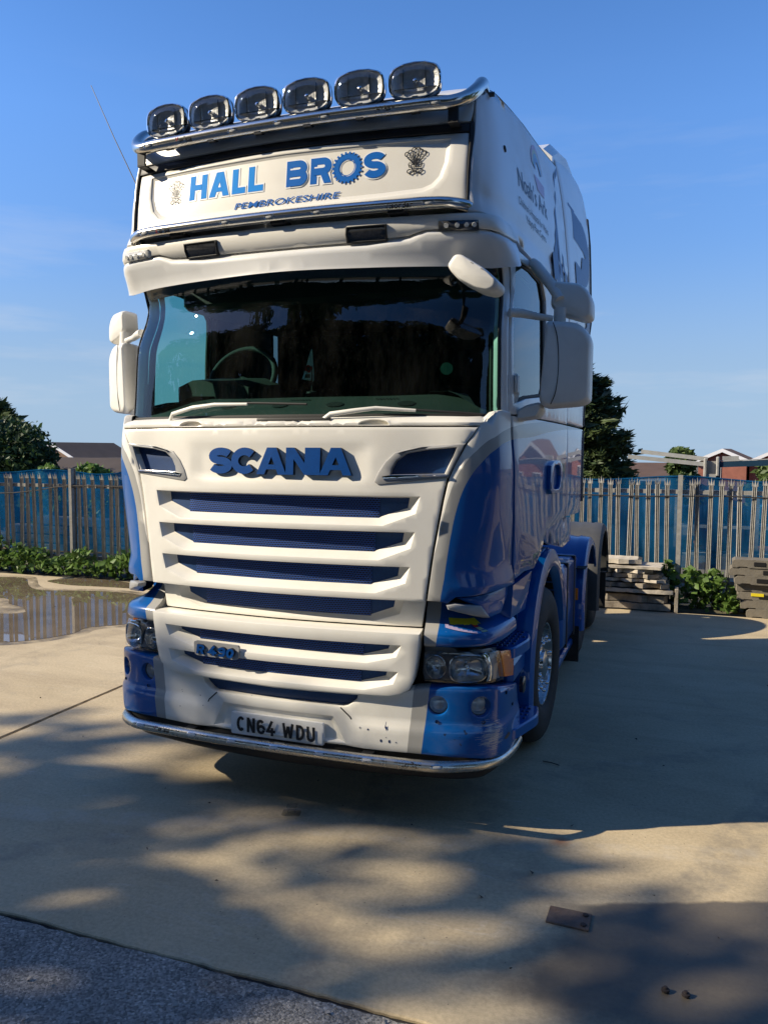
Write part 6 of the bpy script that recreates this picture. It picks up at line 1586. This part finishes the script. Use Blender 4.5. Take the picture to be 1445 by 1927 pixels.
# --- light bars
by=lambda x:.012+.05*x*x
half=[(0,by(0),3.447),(.3,by(.3),3.447),(.6,by(.6),3.444),(.74,by(.74),3.444),(.84,.062,3.448),(.905,.10,3.475),(.94,.16,3.53),(.945,.235,3.585),(.935,.31,3.60),(.925,.36,3.585)]
path=[(-x,y,z) for x,y,z in half[:0:-1]]+half
hibar=MB().tube(smooth_path(path,6),.031,20,up=(0,0,1)).build('roof_light_bar','steel',ROOT,60)
def marker_mesh():
    b=MB();P=[]
    for k in range(20):
        a=2*math.pi*k/20;P.append((.017*math.copysign(1,math.cos(a))*(1 if abs(math.cos(a))>.05 else 0)+.011*math.cos(a),.011*math.sin(a)))
    ring=[[(x,0,z) for x,z in P],[(x,-.005,z) for x,z in P],[(x*.9,-.006,z*.85) for x,z in P],[(x*.82,-.003,z*.7) for x,z in P]]
    b.loft(ring,True,False);n=len(b.f)
    b.loft([[(x*.8,-.003,z*.68) for x,z in P],[(x*.5,-.006,z*.4) for x,z in P]],False,True);mi=[0]*n+[1]*(len(b.f)-n)
    o=mk('marker_light',b.v,b.f,['chrome','marker'],None,40,mi=mi);return o
MK=marker_mesh()
def marker(bar,x,y,z,r,yaw=0,tilt=.38):
    global MK
    o=MK if MK.parent is None else copy_part(MK,bar)
    o.parent=bar;o.location=(x,y-(r-.002)*math.cos(tilt),z-(r-.002)*math.sin(tilt));o.rotation_euler=(tilt,0,yaw);return o
for x in(-.775,-.255,0.0,.243,.781): marker(hibar,x,by(x),3.4475,.031,.1*x)
def bartext(s,bar,x,yf,z,r,size,width,m='ink',tilt=.38):
    def fn(u,v,h):
        y=np.array([yf(a+x) for a in u]);an=v/r-tilt;return np.column_stack([u+x,y-(r+.0012)*np.cos(an),z+(r+.0012)*np.sin(an)])
    decal_text('bar_lettering',s,fn,size,m,bar,.02,.15,True,width)
bartext('elsa',hibar,-.535,by,3.447,.031,.027,.075);bartext('K',hibar,-.588,by,3.447,.031,.027,.024,'red');bartext('HiBar',hibar,.545,by,3.447,.031,.027,.095)
# lamps
def lamp():
    q=[(0,.081),(.05,.077),(.092,.064),(.107,.056),(.117,.042),(.123,.018),(.124,-.012),(.120,-.038),(.109,-.056),(.094,-.065),(.05,-.0775)]
    P=q+[(0,-.079)]+[(-x,z) for x,z in q[:0:-1]]
    P=dens(P,.03)
    def L(s,y,dz=0): return [(x*s,y,z*s+dz) for x,z in P]
    h=MB().loft([L(.45,.085),L(.8,.07),L(.97,.035),L(1.0,.01),L(1.0,-.004)],True,False).build('roof_light','black',None,40)
    bz=MB().loft([L(1.005,.012),L(1.012,-.002),L(1.0,-.012),L(.95,-.014),L(.915,-.008),L(.9,.0)],False,False).build('bezel','chrome',h,40)
    rf=MB();loops=[]
    for s,y in((.91,-.004),(.86,.002),(.7,.012),(.45,.018),(.2,.02)): loops.append(L(s,y))
    rf=rf.loft(loops,False,True).build('reflector','reflector',h,50)
    bl=MB().lathe([(.0001,-.008),(.010,-.004),(.013,.03)],(0,0,0),'y',16).build('bulb_cap','chrome',h,60)
    fins=MB()
    for i in(-.055,.05): fins.box(i-.0015,i+.0015,-.004,.02,-.055,.055)
    fins.box(-.1,.1,.0,.012,-.032,-.0295)
    fins=fins.build('reflector_rib','chrome',h,0)
    le=MB().loft([L(.915,-.006),L(.85,-.013),L(.5,-.02),L(.1,-.021)],False,True).build('lens','lens',h,60)
    cl=MB();cl.tube([(-.019,.012,-.107),(.019,.012,-.107)],.0335,18,up=(0,0,1));cl.box(-.016,.016,-.006,.03,-.1,-.066,.003)
    cl=cl.build('clamp','steel_dull',h,40);cl.data.materials[0]=M['clampm'];return h,[bz,rf,bl,fins,le,cl]
M['clampm']=mat('dark_steel_clamp',(.12,.12,.12),rough=.3,metal=.9)
LH,LS=lamp();LH.parent=ROOT
for i,x in enumerate((-.664,-.397,-.124,.144,.414,.682)):
    h=LH if i==0 else LH.copy()
    if i: COL.objects.link(h)
    h.location=(x,by(x)-.012+.004,3.551);h.rotation_euler=(math.radians(2),0,.1*x*1.0)
    if i:
        for s in LS: copy_part(s,h)
# bar brackets
for s in(1,-1):
    b=MB();b.box(s*.855-.025,s*.855+.025,.06,.075,3.36,3.43,.003);b.box(s*.855-.025,s*.855+.025,.06,.15,3.355,3.363,.002);b.build('bar_bracket','black',hibar,30)
    b=MB();b.box(s*.93-.02,s*.93+.02,.27,.4,3.545,3.6,.006);b.tube([(s*.93,.33,3.575),(s*.985,.34,3.575)],.012,10);b.build('bar_bracket','clampm',hibar,30)
# visor bar
vy=lambda x:-.035+.075*x*x
half=[(x,vy(x),2.995) for x in(0,.3,.6,.76)]+[(.85,.03,2.992),(.915,.075,2.985),(.945,.13,2.975)]
visbar=MB().tube(smooth_path([(-x,y,z) for x,y,z in half[:0:-1]]+half),.026,18,up=(0,0,1)).build('visor_light_bar','steel',ROOT,60)
for x in(-.79,-.281,-.03,.222,.763): marker(visbar,x,vy(x),2.995,.026,.13*x)
bartext('elsa',visbar,-.655,vy,2.995,.026,.024,.07);bartext('K',visbar,-.705,vy,2.995,.026,.024,.022,'red');bartext('VisorBar',visbar,.625,vy,2.995,.026,.026,.135)
for x in(-.6,0,.6): MB().box(x-.04,x+.04,vy(x),vy(x)+.08,2.955,2.975,.004).build('bar_bracket','black',visbar,30)
# low bar under the bumper
ly=lambda x:-.135+.06*x*x
half=[(x,ly(x),.372) for x in(0,.3,.6,.8)]+[(.88,-.07,.37),(.955,-.015,.362),(1.03,.07,.35),(1.09,.2,.34),(1.115,.36,.335),(1.12,.5,.34)]
lobar=MB().tube(smooth_path([(-x,y,z) for x,y,z in half[:0:-1]]+half),.027,18,up=(0,0,1)).build('bumper_light_bar','steel_dull',ROOT,60)
for x in(-.79,-.455,-.213,.03,.274,.518,.855): marker(lobar,x,ly(x) if x<.8 else -.088,.372,.027,.12*x if x<.8 else .35,-.3)
bartext('elsa',lobar,-.635,ly,.372,.027,.024,.072,'ink',-.3);bartext('K',lobar,-.69,ly,.372,.027,.024,.022,'red',-.3);bartext('LoBar',lobar,.735,ly,.372,.027,.026,.1,'ink',-.3)
for x in(-.5,.5): MB().box(x-.03,x+.03,ly(x)+.01,.1,.375,.395,.003).build('bar_bracket','black',lobar,30)
# --- wipers
def wiper(pts,blade,w0=.0125):
    P=[]
    for t,z,o in pts: P.append(UP.pt(t,z)[0]+UP.nrm(t,z)[0]*o)
    a=MB().tube(P,[w0*.7,w0,w0*.95,w0*.8,w0*.6],8,flat=.75).build('wiper_arm','white',ROOT,50)
    B=[UP.pt(t,z)[0]+UP.nrm(t,z)[0]*o for t,z,o in blade]
    MB().tube(B,[.006]*len(B),8).build('wiper_blade','rubber',a,40)
wiper([(-1.76,1.995,.02),(-1.6,2.04,.035),(-1.17,2.07,.035),(-.81,2.084,.03),(-.38,2.084,.02)],[(-.9,2.092,.012),(-.3,2.09,.012),(.32,2.08,.012)])
wiper([(.47,1.99,.02),(.6,2.026,.035),(.88,2.042,.035),(1.14,2.054,.03),(1.75,2.044,.02)],[(1.1,2.064,.012),(1.9,2.045,.012),(2.7,2.035,.012),(3.45,2.026,.012)])
# --- mirrors
def pillow(name,P,y0,dep,m,parent,front=.045,fr=.7,n=5,sweep=0):
    """rounded shell: outline in (x,z), nose towards -y"""
    if area2(P)<0: P=P[::-1]
    cx=sum(p[0] for p in P)/len(P);cz=sum(p[1] for p in P)/len(P);loops=[]
    def L(s,y): return [(cx+(x-cx)*s,y,cz+(z-cz)*s) for x,z in P]
    for k in range(n+1):
        a=math.pi/2*k/n;loops.append(L(fr+(1-fr)*math.sin(a),y0+front*(1-math.cos(a)) if False else y0+front*(1-math.sin(a))**0*(1-math.sin(a))))
    loops=[L(fr*.3,y0-.009),L(fr*.65,y0-.006)]+[L(fr+(1-fr)*math.sin(math.pi/2*k/n),y0+front*(1-math.cos(math.pi/2*k/n))) for k in range(n+1)]
    loops+=[L(1.0,y0+dep*.7),L(.985,y0+dep),L(.93,y0+dep+.004),L(.9,y0+dep-.01)]
    loops=[[(x,y+sweep*(x-1.22),z) for x,y,z in l] for l in loops]
    b=MB().loft(loops);return b.build(name,m,parent,50)
def mirrors():
    mainP=rounded([(1.218,2.10),(1.245,2.495),(1.39,2.492),(1.449,2.43),(1.447,2.1),(1.40,2.08),(1.245,2.065)],[.02,.02,.06,.05,.05,.05,.03])
    mm=pillow('main_mirror',mainP,.35,.16,'mirrorshell',ROOT,.05,.84,8,.62)
    g=MB();P=inset(mainP if area2(mainP)>0 else mainP[::-1],.02);g.loft([[(x,.507+.62*(x-1.22),z) for x,z in P],[(x,.51+.62*(x-1.22),z) for x,z in P]]);gl=g.build('mirror_glass','chrome',mm,0)
    seam=MB().tube(smooth_path([(x,.342+.62*(x-1.22),z) for x,z in((1.276,2.085),(1.298,2.15),(1.308,2.28),(1.30,2.41),(1.28,2.48))],4),.0022,6).build('housing_seam','gap',mm,40)
    topP=rounded([(1.25,2.57),(1.262,2.70),(1.40,2.69),(1.449,2.62),(1.449,2.52),(1.415,2.505),(1.30,2.535)],[.03,.03,.05,.05,.03,.03,.04])
    tm=pillow('wide_mirror',topP,.42,.14,'mirrorshell',ROOT,.06,.78,8,.5)
    P=inset(topP if area2(topP)>0 else topP[::-1],.02);g=MB();g.loft([[(x,.557+.5*(x-1.22),z) for x,z in P],[(x,.56+.5*(x-1.22),z) for x,z in P]]);g2=g.build('mirror_glass','chrome',tm,0)
    ar=MB();ar.tube([(1.075,.33,2.53),(1.13,.37,2.53),(1.2,.42,2.518),(1.27,.44,2.508)],[.022,.022,.018,.014],12)
    ar.tube([(1.30,.47,2.56),(1.30,.46,2.47)],.03,12);a1=ar.build('mirror_arm','mirrorshell',ROOT,50)
    ar=MB();ar.tube([(1.12,.72,2.85),(1.16,.62,2.80),(1.26,.48,2.67),(1.3,.45,2.6)],[.024,.03,.028,.024],12);a2=ar.build('mirror_arm','mirrorshell',ROOT,50)
    ft=MB();P=rounded([(1.1,2.005),(1.21,2.02),(1.235,2.07),(1.22,2.1),(1.15,2.085),(1.1,2.055)],.02);
    if area2(P)<0:P=P[::-1]
    ft.loft([[(x,.40,z) for x,z in inset(P,.012)],[(x,.415,z) for x,z in P],[(x,.53,z) for x,z in P],[(x,.545,z) for x,z in inset(P,.012)]]);f1=ft.build('mirror_foot','mirrorshell',ROOT,45)
    gb=MB();P=rounded([(1.035,2.05),(1.035,2.235),(1.075,2.245),(1.085,2.14),(1.06,2.05)],.015)
    if area2(P)<0:P=P[::-1]
    gb.loft([[(x,.30,z) for x,z in inset(P,.01)],[(x,.315,z) for x,z in P],[(x+.03,.42,z) for x,z in P]]);f2=gb.build('pillar_grip','mirrorshell',ROOT,40)
    g3=MB().box(1.098,1.116,.36,.42,2.14,2.232,.006).build('pillar_grip','mirrorshell',ROOT,40)
    for o,subs in((mm,[gl,seam]),(tm,[g2]),(a1,[]),(f1,[]),(f2,[]),(g3,[])):
        q=both(o,*subs)
        if o is tm: q.location.x=-.03
    # kerb-view mirror hung in front of the windscreen
    kp=rounded([(.886,2.674),(.918,2.718),(.95,2.717),(1.06,2.645),(1.122,2.585),(1.116,2.556),(1.086,2.541),(1.03,2.555),(.94,2.605),(.9,2.648)],.02)
    km=pillow('kerb_mirror',kp,-.15,.16,'mirrorshell',ROOT,.04,.8,8)
    P=inset(kp if area2(kp)>0 else kp[::-1],.012);g=MB();g.loft([[(x,.007,z) for x,z in P],[(x,.01,z) for x,z in P]]);g.build('mirror_glass','chrome',km,0)
    MB().tube([(.98,-.06,2.65),(.97,.03,2.67),(.96,.13,2.70)],[.015,.014,.015],10).build('mirror_arm','black',km,40)
    ic=strip(ell(0,0,.011,.008,20,330,10),.0022)
    for x,z in((1.0,2.664),(1.045,2.635)):
        decal('mirror_screw',strip(ell(x,z,.009,.006,0,300,10),.002),lambda u,v,h:np.column_stack([u,np.full(len(u),-.1515),v]),'gap',km)
mirrors()
def aerial():
    b=MB();b.tube([(-1.035,.34,3.255),(-1.07,.34,3.32)],[.009,.006],8);b.tube([(-1.07,.34,3.32),(-1.26,.36,3.66),(-1.45,.40,4.0)],[.0035,.0028,.002],6)
    b.build('aerial','black',ROOT,40)
aerial()
def handle():
    y0=float(LOW.pt(7.75,1.69)[0][1]);x0=float(LOW.pt(7.75,1.69)[0][0])
    P=rounded([(7.55,1.60),(7.62,1.79),(8.25,1.80),(8.5,1.75),(8.42,1.61),(8.3,1.595)],[.3,.3,.3,.3,.3,.3]) if False else [(7.5,1.63),(7.55,1.77),(7.75,1.795),(8.2,1.797),(8.42,1.765),(8.5,1.70),(8.4,1.61),(8.2,1.592),(7.65,1.597)]
    inn=[(7.68,1.64),(7.72,1.755),(7.85,1.77),(8.1,1.77),(8.24,1.745),(8.28,1.70),(8.2,1.635),(8.1,1.62),(7.8,1.622)]
    o=panel('door_handle',LOW,P,'blue',door,.03,.028,.012,[dict(outer=inn,d=.03)],.05)
    i=panel('handle_recess',LOW,inn,'blue',door,.007,.004,.001,(),.05)
    both_o=mirror(o);mirror(i)
handle()
# --- cab interior
def interior():
    V=[];F=[]
    b=MB();b.box(-1.05,1.05,1.97,2.0,1.2,2.9);b.box(-.95,.95,.3,2.0,1.28,1.3);b.build('bulkhead','interior',ROOT,30)
    ro=MB();ro.box(-.95,.95,.2,2.0,2.86,2.88);ro.box(-1.0,1.0,.62,1.9,2.70,2.86,.03);ro.build('roof_lining','interior',ROOT,30)
    skin('header_trim',UP,np.linspace(-5,5,40),[(2.70,-.03),(2.75,-.04),(2.8,-.09),(2.86,-.11)],'interior',ROOT,40)
    # dash: swept along the windscreen base
    ts=np.linspace(-4.9,4.9,50)
    dash=skin('dashboard',UP,ts,[(2.0,-.05),(2.06,-.10),(2.085,-.16),(2.15,-.27),(2.175,-.33),(2.18,-.45),(2.13,-.5),(1.96,-.5)],'dash',ROOT,35)
    def on_d(u,v,h):  # patches on the sloping top
        out=[]
        for a,s in zip(u,v):
            t=float(a2t(UP,a,2.1));zz=np.interp(s,[0,1],[2.09,2.15]);oo=np.interp(s,[0,1],[-.168,-.27]);out.append(UP.pt(t,zz)[0]+UP.nrm(t,zz)[0]*oo+np.array([0,-.003,.004]))
        return np.array(out)
    for x in(-.83,-.47,-.12,.22,.62):
        decal('dash_vent',[ [(x+a*.05,.35+b*.28) for a,b in [(math.cos(q),math.sin(q)) for q in np.linspace(0,2*math.pi,14)[:-1]]] ],on_d,'gap',dash)
    for x in(-.78,-.43,-.02,.5):
        decal('dash_slot',[[(x-.07+.02*i,.88),(x-.058+.02*i,.88),(x-.058+.02*i,1.0),(x-.07+.02*i,1.0)] for i in range(7)],on_d,'gap',dash)
    hood=MB();hood.loft([[(-.98,.55,2.1),(-.5,.55,2.1),(-.5,.55,2.22),(-.6,.55,2.26),(-.88,.55,2.27),(-.98,.55,2.23)],[(-.95,.85,2.08),(-.45,.85,2.08),(-.45,.85,2.26),(-.55,.85,2.30),(-.85,.85,2.31),(-.95,.85,2.27)]]).build('instrument_hood','dash',ROOT,40)
    # steering wheel
    c=Vector((-.72,.86,2.30));R=Matrix.Rotation(math.radians(62),3,'X');ring=[]
    for k in range(40):
        a=2*math.pi*k/40;ring.append(c+R@Vector((.225*math.cos(a),.225*math.sin(a),0)))
    sw=MB().tube(ring,.019,10,closed=True)
    for a in(math.radians(200),math.radians(340),math.radians(270)): sw.tube([c,c+R@Vector((.22*math.cos(a),.22*math.sin(a),0))],.018,8)
    sw.build('steering_wheel','interior',ROOT,50)
    for x in(-.62,.62):
        s=MB();s.box(x-.27,x+.27,1.0,1.5,1.5,1.68,.05);s.box(x-.27,x+.27,1.42,1.62,1.6,2.28,.06);s.box(x-.17,x+.17,1.46,1.6,2.28,2.52,.05);s.build('seat','seat',ROOT,40)
    cu=MB();cu.box(-1.0,1.0,1.62,1.95,1.3,1.75,.03);cu.build('bunk','seat',ROOT,40)
interior()
def sticker():
    Mx=frame(UP,2.34,2.25,-.022)
    xf(MB().lathe([(.03,0),(.03,.003),(.0001,.0035)],(0,0,0),'z',24),Mx).build('tax_disc','green',ROOT,40)
sticker()
# a small remembrance pennant standing on the dashboard
def pennant():
    r=empty('pennant',(-.075,.47,2.17),0,'small white pennant with a red poppy standing behind the windscreen','pennant')
    V=[];F=[];n=9;m=8
    for i in range(n):
        s=i/(n-1);w=.004+.068*s**.85
        for j in range(m):
            q=j/(m-1);V.append((.02-.035*s+(q-.35)*w,.012*math.sin(q*6+s*3)*s,.245-.165*s-.012*q*s))
    for i in range(n-1):
        for j in range(m-1): F.append((i*m+j,i*m+j+1,(i+1)*m+j+1,(i+1)*m+j))
    mk('flag_cloth',V,F,'pennant',r,60)
    b=MB();b.tube([(.02,.004,0),(.022,.004,.25)],.003,8);b.lathe([(.03,0),(.03,.008),(.008,.016),(.0001,.017)],(.02,.004,0),'z',16);b.build('flag_stand','black',r,40)
    p=MB();rr=random.Random(1)
    for a in(.3,1.9,3.4,5.0): p.lathe([(.0001,.0),(.013,.0)],(.022+.009*math.cos(a)-.012,-.018,.135+.009*math.sin(a)),'y',12)
    p.build('poppy','poppy',r,0,fix=False)
    MB().lathe([(.0001,0),(.007,0)],(.01,-.0195,.135),'y',12).build('poppy_centre','ink',r,0,fix=False)
    MB().box(-.012,.02,-.019,-.0185,.085,.105).build('pennant_lettering','ink',r,0)
pennant()
# ------------------------------------------------ small things on the ground
def litter():
    r=empty('plastic_tray',(.075,-.06,.004),.3,'clear crushed plastic food tray lying on the concrete before the bumper','litter')
    P=rounded([(-.045,-.035),(.045,-.035),(.045,.035),(-.045,.035)],.01)
    b=MB();b.loft([[(x,y,.004) for x,y in P],[(x*1.05,y*1.05,.006) for x,y in P]]);b.build('tray_base','clearplastic',r,30)
    Q=rounded([(-.022,-.018),(.022,-.018),(.022,.018),(-.022,.018)],.006)
    b=MB();b.loft([[(x,y+.01,.006) for x,y in Q],[(x*1.05,y*1.05+.01,.035) for x,y in Q],[(x*1.25,y*1.25+.01,.037) for x,y in Q],[(x*1.0,y*1.0+.01,.034) for x,y in Q]]);b.build('tray_cup','clearplastic',r,30)
litter()
def rusty():
    r=empty('steel_plate',(1.517,-.493,.0035),-.02,'small rusted steel plate let into the concrete beside the damp patch','plate')
    MB().box(-.083,.083,-.058,.058,-.003,.006,.002).build('plate_sheet','rust',r,30)
    for x,y in((.06,.035),(.06,-.035)): MB().lathe([(.0001,.012),(.011,.012),(.012,.006)],(x,y,0),'z',8).build('bolt','darkrust',r,30)
    b=empty('anchor_bolts',(1.915,-.81,.004),0,'two sawn-off dark anchor bolts on a stained square in the concrete','bolts')
    for x in(-.033,.033): MB().lathe([(.014,0),(.014,.008),(.008,.01),(.007,.016),(.0001,.017)],(x,0,0),'z',10).build('bolt','darkrust',b,30)
    s=MB();s.tube([(1.17,1.08,.006),(1.22,1.068,.009),(1.27,1.05,.006)],.003,5);setp(s.build('twig','darkrust',None,0),'thin dark twig lying in the lorry shadow near the front wheel','twig')
rusty()
